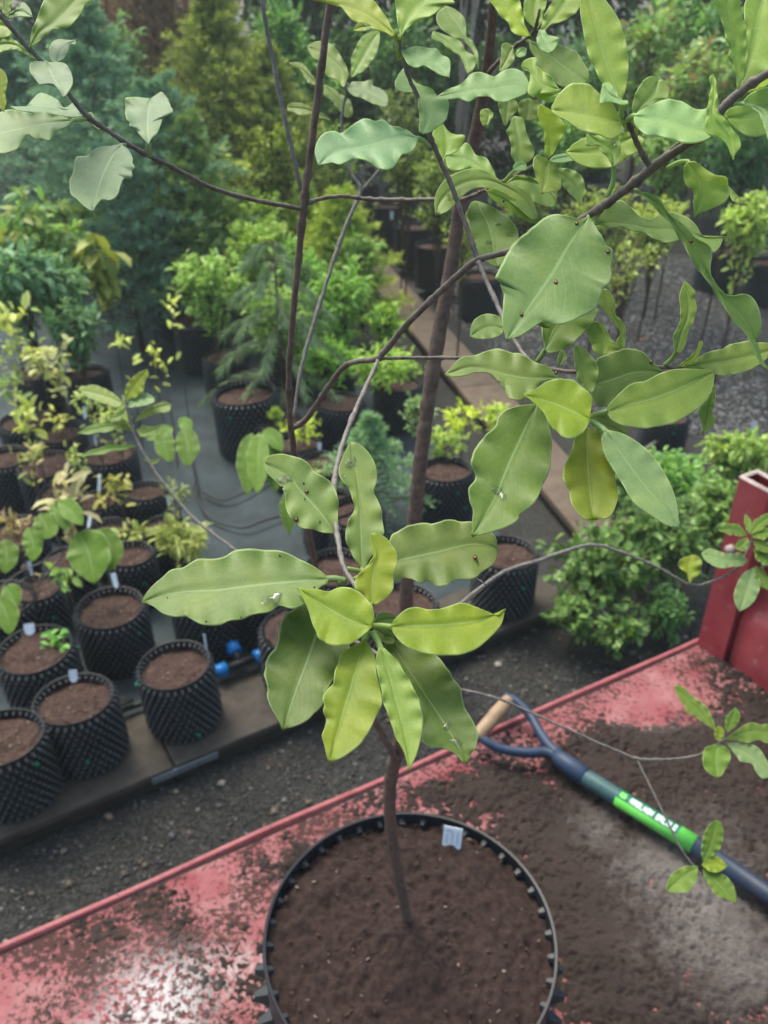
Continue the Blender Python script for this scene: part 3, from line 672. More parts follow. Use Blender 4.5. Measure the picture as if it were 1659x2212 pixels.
branch('top_back', [(1052, 160, trunk_d(160), 14), (1085, 125, .58, 12), (1115, 98, .55, 12), (1150, 72, .53, 11), (1162, 40, .52, 9), (1166, 20, .515, 7)], 'young_twig')
branch('right_low', [(866, 1400, trunk_d(1400), 14), (930, 1350, .86, 12), (1000, 1300, .87, 12), (1080, 1240, .885, 12), (1160, 1212, .90, 12), (1270, 1178, .915, 11), (1340, 1192, .92, 9), (1420, 1225, .925, 8), (1490, 1262, .93, 7), (1540, 1255, .93, 7), (1590, 1228, .93, 7), (1620, 1180, .93, 7), (1635, 1140, .93, 6)])
branch('right_lowest', [(862, 1470, trunk_d(1470), 11), (930, 1478, .91, 8), (1000, 1490, .905, 7), (1080, 1510, .90, 7), (1160, 1545, .90, 7), (1260, 1590, .90, 7), (1340, 1625, .90, 7), (1378, 1639, .90, 8), (1440, 1640, .90, 6), (1510, 1630, .895, 6), (1560, 1600, .89, 5), (1582, 1592, .89, 5)])
branch('right_hang', [(1376, 1640, .90, 5), (1400, 1690, .89, 6), (1430, 1750, .88, 6), (1470, 1830, .87, 6), (1500, 1872, .865, 5), (1516, 1890, .86, 5)])
branch('left_low', [(868, 1440, trunk_d(1440), 13), (760, 1380, .92, 11), (640, 1290, .95, 10), (511, 1190, .985, 9), (450, 1145, 1.0, 9), (404, 1105, 1.01, 9), (342, 1028, 1.02, 8), (294, 947, 1.03, 8), (276, 890, 1.03, 7), (272, 862, 1.03, 6)])
branch('tendril', [(1030, 1250, .40, 3), (1048, 1262, .40, 3), (1040, 1275, .42, 3), (1010, 1298, .60, 4), (960, 1330, trunk_d(1330), 5), (872, 1360, trunk_d(1360), 6)])

def T(br, reg, d, col, mid, left, right, pet=None, petd=None, spots=(), drops=(), **kw):
    s = REG[reg][2] * K_D
    sx = [(p[0], p[1], r * s) for p, r in zip(Z(reg, spots), [q[2] for q in spots])]
    dx = [(p[0], p[1], r * s) for p, r in zip(Z(reg, drops), [q[2] for q in drops])]
    if reg in 'BC' and br != 'back': col = tuple(c * 1.3 for c in col)  # upper leaves' colour raised to imitate the bright light washing over them
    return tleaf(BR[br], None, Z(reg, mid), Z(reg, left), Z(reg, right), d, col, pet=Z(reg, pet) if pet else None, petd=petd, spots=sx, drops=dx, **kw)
# --- top right
T('tip_a', 'C', .338, MID, [(797, 600), (740, 460), (690, 320), (650, 170), (610, 30), (585, -70)], [(760, 575), (690, 490), (640, 400), (600, 310), (585, 230), (565, 130), (556, 40), (562, -30)], [(822, 520), (838, 440), (840, 360), (830, 270), (800, 160), (770, 90), (720, 20), (650, -50)], pet=[(797, 650), (806, 680)], petd=.346, tilt=12, fold=.05, petw=9)
T('tip_a', 'C', .342, MID, [(800, 718), (700, 705), (600, 690), (500, 670), (390, 648)], [(780, 680), (740, 610), (680, 560), (620, 510), (580, 492), (520, 492), (470, 515), (420, 570), (392, 620)], [(795, 745), (790, 790), (740, 820), (680, 800), (610, 780), (550, 765), (490, 720), (430, 690), (392, 665)], pet=[(820, 745)], petd=.35, tilt=25, roll=-6)
T('tip_a', 'C', .334, PALE_SHEEN, [(812, 606), (770, 580), (720, 550), (690, 497)], [(790, 580), (765, 540), (735, 500), (712, 490)], [(830, 595), (838, 612), (800, 620), (750, 605), (700, 605), (672, 614), (674, 570), (680, 520)], pet=[(800, 660)], petd=.346, tilt=30, petw=9)
T('tip_a', 'C', .352, MATURE, [(862, 690), (920, 620), (985, 550), (1015, 470)], [(864, 640), (868, 590), (890, 530), (930, 470), (975, 447)], [(905, 665), (960, 620), (1010, 590), (1060, 578), (1075, 560), (1068, 510), (1045, 470)], pet=[(868, 740), (860, 770)], petd=.356, tilt=15)
T('tip_a', 'C', .335, PALE_SHEEN, [(868, 680), (960, 690), (1080, 715), (1200, 755), (1338, 785)], [(900, 655), (960, 620), (1040, 590), (1100, 583), (1160, 598), (1210, 630), (1260, 645), (1300, 640), (1312, 700)], [(880, 730), (910, 765), (950, 792), (1000, 795), (1040, 800), (1090, 815), (1150, 832), (1210, 838), (1270, 828), (1320, 805)], pet=[(840, 695), (832, 710)], petd=.348, tilt=42, roll=4, petw=10)
T('tip_b', 'C', .328, MID, [(1337, 432), (1342, 560), (1332, 680), (1380, 745), (1430, 820), (1456, 935)], [(1352, 470), (1362, 570), (1360, 650), (1400, 690), (1450, 760), (1490, 810), (1498, 860), (1470, 900)], [(1318, 455), (1325, 520), (1308, 610), (1290, 740), (1310, 785), (1380, 812), (1420, 850), (1445, 910)], tilt=20, wave=.2)
T('fork', 'C', .330, MID, [(1487, 530), (1478, 400), (1465, 290), (1470, 230), (1440, 130), (1412, -20)], [(1476, 470), (1455, 385), (1425, 330), (1435, 290), (1415, 220), (1400, 150), (1370, 70), (1345, -10)], [(1505, 480), (1522, 410), (1530, 300), (1533, 170), (1510, 110), (1495, 50), (1485, -10)], pet=[(1462, 570)], petd=.333, tilt=8, roll=20, petw=11)
T('fork', 'C', .337, MID, [(1500, 510), (1545, 330), (1580, 170), (1620, 20), (1645, -80)], [(1512, 440), (1524, 340), (1530, 220), (1525, 120), (1520, 30), (1560, -40)], [(1560, 470), (1620, 440), (1690, 390), (1740, 300), (1760, 150), (1740, 20), (1700, -50)], pet=[(1480, 580)], petd=.334, tilt=18, roll=-8, petw=11)
T('fork', 'C', .332, YOUNG, [(1520, 545), (1600, 500), (1660, 440), (1740, 400)], [(1560, 510), (1610, 475), (1640, 430), (1665, 385)], [(1560, 535), (1620, 515), (1670, 490), (1720, 450)], pet=[(1490, 565)], petd=.332, tilt=35, petw=10)
T('fork', 'C', .345, MATURE, [(1400, 690), (1500, 690), (1620, 650), (1750, 600)], [(1430, 640), (1500, 610), (1560, 545), (1659, 510), (1720, 530)], [(1440, 725), (1490, 770), (1560, 800), (1620, 795), (1680, 770), (1730, 690)], pet=[(1370, 640)], petd=.337, tilt=22)
T('fork', 'C', .329, PALE_SHEEN, [(1500, 607), (1585, 632), (1645, 690), (1700, 800), (1740, 900)], [(1560, 610), (1630, 635), (1690, 690), (1740, 800)], [(1560, 630), (1615, 680), (1645, 760), (1680, 850)], pet=[(1460, 612)], petd=.333, tilt=35, petw=9)
T('fork', 'C', .352, MID, [(1185, 948), (1250, 1050), (1255, 1150), (1226, 1278)], [(1240, 958), (1300, 1000), (1360, 1032), (1415, 1045), (1428, 1100), (1430, 1150), (1400, 1190), (1330, 1225), (1265, 1250)], [(1170, 975), (1163, 1010), (1165, 1055), (1190, 1095), (1220, 1125), (1222, 1200)], pet=[(1130, 955), (1065, 988)], petd=.357, tilt=5, roll=-12, fold=-.05, petw=9)
T('fork', 'C', .362, MATURE, [(1425, 1095), (1450, 1130), (1476, 1160)], [(1445, 1110), (1465, 1135)], [(1430, 1130), (1445, 1165), (1458, 1183)], tilt=30, n=8)
T('tip_a', 'C', .365, MATURE, [(752, 985), (745, 900), (690, 850), (595, 782)], [(725, 935), (680, 885), (640, 850), (592, 855), (590, 810)], [(785, 940), (795, 880), (780, 795), (740, 790), (690, 812), (640, 800)], pet=[(750, 1060), (715, 1160)], petd=.375, tilt=18, drops=[(750, 840, 16)], petw=10)
T('tip_a', 'C', .385, MID, [(885, 795), (760, 850), (620, 895), (472, 895)], [(800, 775), (700, 795), (600, 808), (520, 845)], [(938, 830), (900, 890), (840, 920), (790, 960), (740, 985), (640, 990), (560, 970), (500, 930)], pet=[(880, 730)], petd=.352, tilt=26)
T('mid_right', 'C', .435, YOUNG, [(375, 930), (378, 820), (355, 720), (316, 610)], [(350, 890), (345, 800), (330, 740), (308, 690), (305, 650)], [(395, 900), (420, 860), (450, 800), (470, 740), (440, 700), (400, 660), (350, 625)], tilt=10)
T('mid_right', 'C', .45, MATURE, [(202, 985), (192, 880), (190, 800), (162, 682)], [(170, 950), (150, 900), (150, 840), (130, 790), (122, 770), (140, 740)], [(240, 960), (280, 920), (285, 880), (260, 830), (235, 760), (220, 700), (190, 685)], pet=[(160, 1010), (110, 1065)], petd=.47, tilt=22)
T('mid_right', 'C', .44, PALE_SHEEN, [(242, 985), (215, 965), (165, 1000)], [(225, 955), (190, 952), (160, 975)], [(235, 1000), (200, 1005), (175, 1005)], tilt=40, n=8)
T('mid_right', 'C', .438, MID, [(368, 945), (350, 1030), (330, 1138)], [(330, 920), (300, 910), (275, 960), (290, 1020), (310, 1080)], [(390, 970), (412, 1000), (440, 1050), (440, 1110), (400, 1125), (350, 1135)], tilt=18)
T('mid_right', 'C', .445, MATURE, [(383, 985), (470, 1045), (530, 1110), (557, 1205)], [(430, 985), (500, 995), (560, 1030), (582, 1090), (572, 1150)], [(420, 1030), (450, 1085), (490, 1130), (530, 1170)], tilt=25)
T('mid_right', 'C', .432, PALE_SHEEN, [(370, 945), (450, 925), (548, 908)], [(400, 915), (460, 900), (520, 892)], [(400, 950), (460, 952), (530, 935)], tilt=45, n=10)
T('mid_right', 'C', .47, MATURE, [(110, 1080), (200, 1050), (330, 1080), (420, 1190)], [(180, 1030), (260, 1040), (350, 1100), (410, 1150)], [(170, 1110), (240, 1170), (320, 1200), (390, 1215)], tilt=25)
T('top_back', 'C', .51, YOUNG, [(265, 212), (190, 130), (110, 50), (30, -50)], [(235, 165), (225, 110), (215, 60), (195, 0), (150, -40)], [(230, 216), (180, 205), (150, 180), (130, 130), (90, 100), (50, 40), (10, -10)], tilt=25)
T('top_back', 'C', .525, MID, [(302, 178), (285, 80), (300, -40)], [(275, 150), (240, 120), (222, 60), (240, -20)], [(330, 130), (340, 80), (358, 20), (360, -30)], tilt=15)
T('top_back', 'C', .52, MID, [(322, 195), (400, 100), (490, -40)], [(330, 140), (350, 80), (385, 20), (430, -30)], [(370, 160), (430, 130), (500, 100), (540, 60), (562, 0)], tilt=25)
T('top_back', 'C', .515, PALE_SHEEN, [(312, 180), (340, 240), (385, 310)], [(300, 230), (310, 280), (355, 310)], [(350, 182), (370, 210), (430, 225), (425, 250), (405, 290)], tilt=35)
T('top_back', 'C', .53, MATURE, [(252, 240), (380, 330), (500, 420), (606, 482)], [(330, 248), (420, 260), (480, 280), (540, 310), (570, 360), (605, 420)], [(270, 300), (310, 370), (340, 430), (400, 480), (470, 510), (550, 512)], pet=[(220, 225)], petd=.54, tilt=30)
T('top_back', 'C', .545, MATURE, [(162, 275), (130, 340), (82, 420)], [(120, 253), (95, 270), (92, 330), (82, 385)], [(165, 310), (170, 350), (140, 390), (105, 415)], tilt=25)
T('top_back', 'C', .54, PALE_SHEEN, [(180, 330), (205, 300), (242, 285)], [(180, 300), (215, 275)], [(205, 335), (235, 320)], tilt=40, n=8)
T('upper', 'B', .435, PALE_SHEEN, [(1088, 568), (1250, 540), (1400, 525), (1550, 505), (1642, 535)], [(1160, 522), (1210, 505), (1250, 480), (1290, 435), (1340, 422), (1390, 435), (1430, 450), (1470, 420), (1510, 405), (1560, 405), (1600, 430), (1628, 475)], [(1150, 582), (1210, 575), (1250, 590), (1290, 592), (1340, 565), (1390, 565), (1440, 590), (1490, 600), (1540, 580), (1590, 560)], tilt=48, wave=.2)
T('upper', 'C', .425, MID, [(442, 528), (340, 505), (285, 450), (215, 400)], [(410, 500), (380, 445), (330, 420), (300, 385), (296, 342), (250, 348), (212, 372)], [(420, 546), (370, 548), (320, 552), (280, 572), (247, 548), (258, 490), (266, 440), (235, 415)], tilt=30, wave=.2)
T('upper', 'C', .43, MID, [(440, 545), (370, 565), (285, 568)], [(410, 550), (350, 548), (310, 550)], [(420, 580), (380, 605), (330, 585)], tilt=15, n=10)
T('top_back', 'C', .55, MATURE, [(130, 575), (125, 650), (116, 742)], [(75, 605), (90, 680), (105, 725)], [(180, 600), (192, 640), (150, 690)], tilt=15)
T('top_back', 'C', .555, MATURE, [(250, 580), (250, 640), (238, 712)], [(200, 600), (193, 660), (215, 700)], [(310, 600), (316, 650), (290, 700)], tilt=15)
T('upper', 'C', .46, MATURE, [(-10, 640), (20, 680), (0, 740)], [(20, 640), (45, 670), (20, 720)], [(-30, 650), (-30, 700), (-15, 735)], tilt=25, n=10)
# --- top middle
T('upper', 'B', .425, GREY_SHEEN, [(988, 815), (900, 800), (780, 835), (650, 870), (500, 900), (398, 972)], [(960, 800), (920, 770), (870, 745), (820, 740), (790, 715), (765, 705), (730, 712), (690, 698), (640, 710), (590, 740), (550, 775), (525, 788), (490, 775), (440, 780), (405, 810), (380, 860), (375, 900), (386, 945)], [(975, 840), (960, 880), (920, 905), (885, 910), (860, 960), (830, 990), (790, 1000), (750, 990), (710, 965), (660, 940), (600, 935), (560, 955), (520, 970), (480, 958), (440, 965)], pet=[(1010, 825), (1040, 855)], petd=.436, tilt=38, n=26, wave=.18, petw=10)
T('upper', 'B', .418, PALE_SHEEN, [(1010, 790), (1035, 650), (985, 545), (925, 470), (902, 395)], [(990, 770), (990, 700), (985, 620), (975, 560), (940, 540), (890, 535), (855, 525), (845, 490), (860, 450), (888, 410)], [(1060, 770), (1110, 735), (1150, 690), (1163, 630), (1155, 585), (1100, 568), (1060, 520), (1000, 500), (970, 485), (930, 440)], tilt=30, n=22, wave=.2)
T('upper', 'B', .414, YOUNG, [(848, 205), (740, 130), (600, 60), (365, 0)], [(835, 180), (800, 115), (760, 55), (700, -10), (600, -50), (480, -40), (400, -15)], [(830, 218), (790, 192), (740, 180), (690, 165), (650, 140), (600, 125), (560, 80), (530, 45), (480, 20), (420, 8)], pet=[(862, 290), (872, 345)], petd=.426, tilt=30, n=22, petw=10)
T('upper', 'B', .416, MID, [(720, 165), (660, 160), (605, 182)], [(690, 140), (640, 133), (612, 155)], [(690, 180), (650, 186), (620, 186)], tilt=20, n=8)
T('upper', 'B', .412, MID, [(875, 225), (920, 110), (990, 20), (1060, -60)], [(868, 150), (855, 80), (848, 0), (880, -60)], [(905, 172), (950, 140), (1010, 110), (1060, 90), (1110, 50), (1160, 25), (1200, 20), (1170, -20), (1110, -55)], pet=[(878, 280)], petd=.425, tilt=26, petw=12)
T('upper', 'B', .418, PALE_SHEEN, [(882, 300), (980, 345), (1080, 390), (1165, 453)], [(920, 285), (970, 270), (1030, 280), (1090, 285), (1120, 320), (1165, 345), (1172, 390)], [(900, 340), (930, 380), (970, 395), (1010, 385), (1060, 405), (1110, 435)], pet=[(870, 305)], petd=.425, tilt=45)
BK = dict(tilt=28)
T('back', 'B', .67, MID, [(575, 455), (480, 360), (332, 275)], [(560, 390), (520, 320), (475, 265), (420, 245), (370, 250)], [(560, 480), (545, 518), (510, 472), (480, 465), (440, 440), (410, 370), (370, 345), (342, 305)], **BK)
T('back', 'B', .675, MID, [(586, 458), (650, 350), (700, 260), (754, 182)], [(590, 400), (590, 340), (610, 290), (650, 220), (700, 190)], [(620, 440), (670, 410), (700, 370), (730, 330), (750, 270), (757, 210)], **BK)
T('back', 'B', .67, PALE_SHEEN, [(560, 505), (660, 530), (740, 570), (808, 612)], [(600, 480), (660, 480), (700, 470), (720, 505), (760, 520), (800, 560)], [(570, 530), (600, 560), (650, 575), (700, 600), (740, 615), (790, 626)], tilt=45)
T('back', 'B', .68, MID, [(400, 495), (310, 420), (226, 372)], [(350, 430), (320, 390), (280, 368)], [(390, 502), (340, 490), (310, 450), (290, 410), (250, 390)], **BK)
T('back', 'B', .685, MATURE, [(590, 690), (510, 590), (432, 500)], [(600, 660), (580, 590), (520, 550), (480, 520)], [(560, 690), (510, 640), (470, 590), (430, 560)], **BK)
T('back', 'B', .68, MID, [(480, 718), (350, 650), (212, 632)], [(430, 680), (370, 640), (320, 615), (270, 605), (225, 610)], [(440, 702), (380, 690), (340, 675), (290, 680), (250, 660), (220, 655)], **BK)
T('mid_right', 'B', .455, MATURE, [(1692, 1290), (1580, 1150), (1420, 1065), (1240, 1080), (1120, 1170), (1085, 1262)], [(1640, 1150), (1560, 1095), (1480, 1072), (1430, 1040), (1390, 1010), (1330, 992), (1260, 1000), (1190, 1025), (1140, 1060), (1100, 1110), (1078, 1170), (1080, 1230)], [(1650, 1290), (1600, 1250), (1540, 1200), (1480, 1165), (1420, 1120), (1370, 1105), (1310, 1110), (1260, 1140), (1210, 1190), (1160, 1240), (1110, 1262)], tilt=28, n=24, wave=.1, spots=[(1340, 1128, 11), (1378, 1118, 10)], drops=[(1180, 1170, 18), (1160, 1150, 9)])
T('mid_right', 'C', .46, MID, [(0, 1120), (130, 1185), (318, 1302)], [(60, 1110), (160, 1160), (260, 1220), (300, 1260)], [(40, 1170), (140, 1230), (230, 1290), (290, 1310)], tilt=5, n=14, spots=[(105, 1183, 7)])
T('mid_right', 'E', .475, MATURE, [(1318, 78), (1400, 230), (1430, 380), (1450, 470)], [(1290, 90), (1268, 150), (1280, 200), (1275, 280), (1310, 370), (1360, 420)], [(1350, 85), (1420, 110), (1470, 150), (1530, 190), (1560, 240), (1572, 310), (1540, 400), (1490, 450)], tilt=38, drops=[(1520, 275, 22), (1450, 215, 14), (1400, 320, 14)])
T('upper', 'B', .45, MID, [(1127, 975), (1150, 850), (1125, 722)], [(1110, 930), (1080, 880), (1065, 800), (1085, 740)], [(1140, 920), (1200, 890), (1240, 850), (1255, 795), (1200, 790), (1160, 770)], tilt=25)
T('mid_right', 'B', .49, MATURE, [(1442, 1062), (1300, 960), (1142, 912)], [(1420, 990), (1380, 930), (1320, 910), (1270, 840), (1230, 870), (1170, 895)], [(1390, 1040), (1320, 990), (1240, 1000), (1170, 1000), (1145, 950)], tilt=35)
T('top_back', 'B', .60, MATURE, [(1275, 440), (1215, 310), (1068, 180)], [(1260, 400), (1230, 330), (1170, 290), (1120, 250), (1065, 225)], [(1310, 400), (1325, 340), (1265, 300), (1225, 240), (1140, 205)], tilt=28)
T('top_back', 'B', .605, MATURE, [(1340, 415), (1275, 230), (1130, 35)], [(1315, 330), (1265, 250), (1195, 220), (1110, 160), (1090, 90)], [(1332, 310), (1300, 240), (1265, 210), (1260, 120), (1220, 70), (1170, 40)], tilt=28)
# --- top left
T('left', 'A', .425, MID, [(172, 285), (230, 190), (330, 120), (420, 30), (470, -60)], [(185, 190), (215, 110), (240, 40), (280, -30), (370, -60)], [(250, 225), (290, 190), (310, 165), (350, 170), (400, 160), (450, 110), (480, 75), (500, 25), (540, 0), (530, -40)], tilt=22, petw=9)
T('left', 'A', .428, GREY_SHEEN, [(330, 368), (372, 290), (445, 232)], [(300, 350), (288, 290), (310, 245), (350, 230), (400, 235)], [(360, 350), (390, 320), (410, 265), (442, 262)], tilt=50)
T('left', 'A', .425, GREY_SHEEN, [(275, 368), (310, 450), (378, 575)], [(220, 365), (178, 375), (178, 430), (215, 475), (235, 500), (300, 490), (345, 530)], [(330, 370), (385, 378), (415, 420), (430, 490), (400, 548)], tilt=52, pet=[(240, 355)], petd=.432)
T('left', 'A', .448, GREY_SHEEN, [(497, 682), (350, 640), (200, 625), (65, 628)], [(470, 640), (430, 610), (400, 630), (370, 635), (340, 590), (290, 565), (240, 550), (190, 590), (150, 640), (100, 640)], [(440, 692), (350, 682), (270, 665), (200, 662), (130, 657), (85, 645)], tilt=58, wave=.2)
T('left', 'A', .435, PALE_SHEEN, [(440, 706), (300, 725), (150, 755), (0, 790), (-80, 800)], [(400, 695), (330, 680), (250, 660), (180, 665), (120, 660), (70, 645), (0, 665), (-50, 690)], [(395, 745), (340, 770), (310, 800), (290, 830), (250, 815), (215, 825), (170, 790), (150, 800), (110, 870), (50, 900), (0, 905), (-60, 880)], pet=[(505, 700)], petd=.442, tilt=48, wave=.18, petw=9)
T('left', 'A', .455, GREY_SHEEN, [(872, 850), (868, 720), (885, 578)], [(850, 820), (800, 770), (760, 745), (765, 720), (740, 690), (735, 600), (742, 574), (800, 570)], [(890, 820), (920, 790), (945, 720), (970, 680), (1015, 675), (1010, 640), (985, 580), (952, 540), (910, 560)], pet=[(872, 880), (880, 915)], petd=.463, tilt=48, petw=12)
T('left', 'A', .448, GREY_SHEEN, [(712, 852), (640, 960), (590, 1080), (543, 1246)], [(680, 855), (640, 865), (590, 865), (540, 890), (510, 920), (450, 925), (435, 960), (425, 1030), (410, 1060), (415, 1140), (450, 1170), (490, 1210)], [(750, 880), (780, 930), (780, 965), (795, 985), (775, 1010), (780, 1045), (730, 1050), (710, 1090), (690, 1150), (650, 1180), (600, 1175), (570, 1205)], pet=[(738, 850)], petd=.455, tilt=50, n=24)
T('left', 'A', .415, YOUNG, [(22, 655), (-5, 540), (-10, 390)], [(-20, 600), (-50, 500), (-30, 420)], [(36, 600), (30, 550), (43, 480), (30, 430)], tilt=15)
T('left', 'A', .42, PALE_SHEEN, [(28, 98), (110, 65), (190, 98)], [(80, 75), (100, 40), (140, 15), (175, 50)], [(60, 106), (110, 96), (150, 96)], tilt=35)
T('left', 'A', .415, MID, [(45, 105), (30, 30), (30, -60)], [(10, 60), (-10, 0), (0, -50)], [(62, 50), (68, 0), (58, -50)], tilt=15)
T('left', 'A', .423, MID, [(188, 345), (90, 265), (-50, 270)], [(130, 272), (80, 235), (30, 218), (-20, 230)], [(140, 315), (90, 295), (30, 302), (-20, 315)], pet=[(200, 350)], petd=.43, tilt=30)
T('left', 'A', .43, YOUNG, [(75, 190), (30, 150), (-60, 150)], [(50, 140), (10, 100), (-30, 100)], [(55, 215), (0, 228), (-40, 210)], tilt=25)
T('left', 'A', .452, PALE_SHEEN, [(512, 708), (560, 735), (618, 778)], [(540, 712), (580, 745)], [(535, 728), (580, 760)], tilt=40, n=8)
T('left', 'A', .45, PALE_SHEEN, [(505, 690), (530, 670), (552, 695)], [(520, 660), (545, 665)], [(530, 690), (545, 698)], tilt=40, n=6)
# --- right middle
T('fork', 'F', .372, (.260, .385, .125), [(603, 172), (480, 350), (400, 490), (290, 650), (210, 770), (124, 893)], [(560, 180), (490, 165), (420, 155), (360, 170), (310, 205), (260, 240), (235, 265), (190, 300), (150, 345), (115, 410), (75, 480), (55, 530), (85, 545), (85, 570), (105, 620), (100, 720), (95, 790), (110, 850)], [(640, 215), (665, 255), (690, 290), (710, 340), (745, 365), (745, 420), (733, 470), (740, 510), (725, 560), (690, 590), (680, 630), (665, 680), (625, 725), (580, 745), (530, 770), (460, 800), (400, 800), (340, 785), (280, 820), (220, 860), (165, 882)], tilt=32, n=34, wave=.1, fold=.06, spots=[(535, 207, 12), (718, 373, 13), (412, 552, 13), (210, 741, 12)], pet=[(600, 160)], petd=.385)
T('lower', 'F', .385, DARK, [(345, 955), (400, 830), (470, 750), (565, 690)], [(340, 900), (335, 850), (325, 790), (290, 800), (400, 720)], [(370, 965), (440, 955), (500, 925), (560, 860), (620, 800), (650, 750), (655, 705)], pet=[(325, 990), (305, 1018)], petd=.39, tilt=28, petw=11)
T('lower', 'F', .378, MATURE, [(430, 1115), (250, 1120), (100, 1095), (-80, 1055), (-238, 1096)], [(400, 1090), (365, 1050), (280, 1020), (210, 975), (150, 970), (80, 945), (0, 960), (-60, 985), (-140, 995), (-190, 1040)], [(420, 1128), (370, 1128), (320, 1150), (280, 1190), (240, 1225), (190, 1248), (140, 1235), (100, 1170), (50, 1110), (0, 1085), (-60, 1085), (-130, 1105), (-200, 1110)], tilt=35, n=24, spots=[(413, 1085, 10)], wave=.16)
T('lower', 'F', .335, YOUNG, [(612, 1358), (500, 1310), (400, 1270), (220, 1214)], [(618, 1300), (622, 1240), (605, 1200), (570, 1175), (530, 1140), (490, 1125), (420, 1122), (370, 1135), (310, 1170), (260, 1200)], [(600, 1392), (580, 1430), (545, 1455), (500, 1475), (450, 1460), (430, 1440), (390, 1410), (360, 1360), (340, 1320), (290, 1270), (250, 1235)], tilt=30, fold=.04, wave=.06)
T('lower', 'F', .345, MID, [(592, 1200), (568, 1060), (530, 926)], [(568, 1160), (545, 1130), (530, 1060), (520, 990), (519, 940)], [(625, 1200), (650, 1130), (662, 1060), (640, 1010), (600, 960), (560, 930)], tilt=10)
T('lower', 'F', .372, DARK, [(605, 1165), (760, 1120), (870, 1085), (1040, 1077)], [(635, 1060), (660, 1000), (740, 965), (830, 940), (920, 958), (960, 1000), (1000, 1035)], [(620, 1220), (660, 1280), (740, 1270), (820, 1220), (920, 1150), (1000, 1095)], tilt=35, spots=[(972, 1020, 11)])
T('lower', 'F', .345, MID, [(712, 1312), (850, 1270), (1000, 1230), (1150, 1170), (1344, 1076)], [(720, 1280), (770, 1220), (830, 1165), (880, 1140), (930, 1135), (980, 1110), (1040, 1080), (1120, 1062), (1200, 1060), (1280, 1065)], [(730, 1350), (790, 1385), (850, 1400), (920, 1408), (1000, 1400), (1080, 1385), (1150, 1355), (1210, 1320), (1260, 1280), (1300, 1240), (1330, 1180), (1345, 1110)], pet=[(660, 1325), (618, 1345)], petd=.35, tilt=26, n=22, wave=.07, petw=11)
T('lower', 'F', .358, MID, [(1340, 1150), (1305, 1290), (1272, 1442)], [(1310, 1230), (1258, 1290), (1252, 1330), (1270, 1390)], [(1350, 1230), (1330, 1320), (1350, 1360), (1338, 1395), (1300, 1425)], tilt=8)
T('level', 'F', .395, MID, [(1115, 970), (1150, 850), (1190, 740), (1190, 640), (1167, 546)], [(1108, 930), (1105, 860), (1140, 790), (1145, 700), (1140, 630), (1158, 570)], [(1150, 960), (1180, 900), (1187, 850), (1215, 800), (1240, 700), (1225, 640), (1235, 620), (1210, 580), (1180, 552)], pet=[(1090, 1005), (1050, 1040)], petd=.403, tilt=15, petw=9)
T('level', 'F', .39, MID, [(1150, 1052), (1350, 1025), (1500, 1000), (1700, 945)], [(1240, 1000), (1300, 965), (1360, 950), (1400, 940), (1440, 915), (1500, 905), (1540, 895), (1600, 905), (1660, 910)], [(1260, 1062), (1340, 1090), (1400, 1100), (1470, 1090), (1540, 1070), (1600, 1040), (1650, 1000)], tilt=30)
T('level', 'F', .388, YOUNG, [(1130, 1047), (1215, 990), (1272, 893)], [(1190, 1000), (1240, 950), (1258, 905)], [(1230, 1030), (1252, 980), (1276, 915)], tilt=15, n=12)
T('fork', 'F', .362, MATURE, [(890, 15), (1030, 110), (1130, 240), (1240, 390), (1310, 510), (1400, 650), (1500, 760), (1590, 900), (1625, 1010), (1670, 1075)], [(930, 55), (1000, 120), (1060, 185), (1110, 250), (1150, 310), (1190, 390), (1230, 450), (1280, 520), (1340, 600), (1400, 700), (1460, 790), (1520, 850), (1560, 920), (1590, 990), (1625, 1045)], [(990, 40), (1050, 110), (1110, 175), (1180, 235), (1240, 290), (1310, 335), (1328, 400), (1320, 470), (1340, 550), (1390, 610), (1450, 630), (1510, 620), (1560, 640), (1600, 690), (1618, 780), (1610, 850), (1590, 900), (1600, 960), (1645, 1035)], tilt=20, n=36, wave=.25, fold=.25, spots=[(1206, 311, 11)], pet=[(875, 5)], petd=.37)
T('fork', 'F', .382, MATURE, [(636, 208), (800, 212), (950, 235), (1120, 250), (1250, 280), (1403, 286)], [(680, 130), (740, 90), (800, 70), (850, 110), (900, 160), (960, 182), (1020, 152), (1080, 140), (1150, 155), (1200, 180), (1250, 235), (1275, 285), (1335, 292)], [(700, 222), (800, 232), (870, 245), (950, 275), (1010, 302), (1060, 320), (1110, 310), (1160, 300), (1250, 340), (1330, 376), (1370, 350)], pet=[(660, 160), (690, 120)], petd=.38, tilt=42, n=24)
T('lower', 'F', .392, MID, [(800, 945), (790, 820), (725, 700), (690, 588)], [(770, 900), (790, 850), (750, 780), (700, 720), (670, 680), (680, 610)], [(815, 930), (822, 830), (795, 770), (762, 740), (757, 660), (722, 600)], tilt=15)
T('lower', 'F', .39, MID, [(692, 990), (690, 880), (640, 780)], [(650, 970), (620, 920), (610, 880), (590, 840), (610, 800)], [(720, 970), (790, 940), (740, 890), (710, 830), (680, 790)], pet=[(690, 1010)], petd=.40, tilt=20)
T('lower', 'E', .408, MATURE, [(1480, 822), (1390, 822), (1290, 870)], [(1470, 770), (1430, 745), (1380, 742), (1330, 760), (1300, 795), (1288, 840)], [(1475, 858), (1420, 884), (1360, 888), (1310, 882)], tilt=40)
T('lower', 'F', .376, MATURE, [(432, 1045), (455, 990), (450, 950)], [(420, 1010), (435, 965)], [(470, 1015), (475, 985), (465, 960)], tilt=20, n=8)
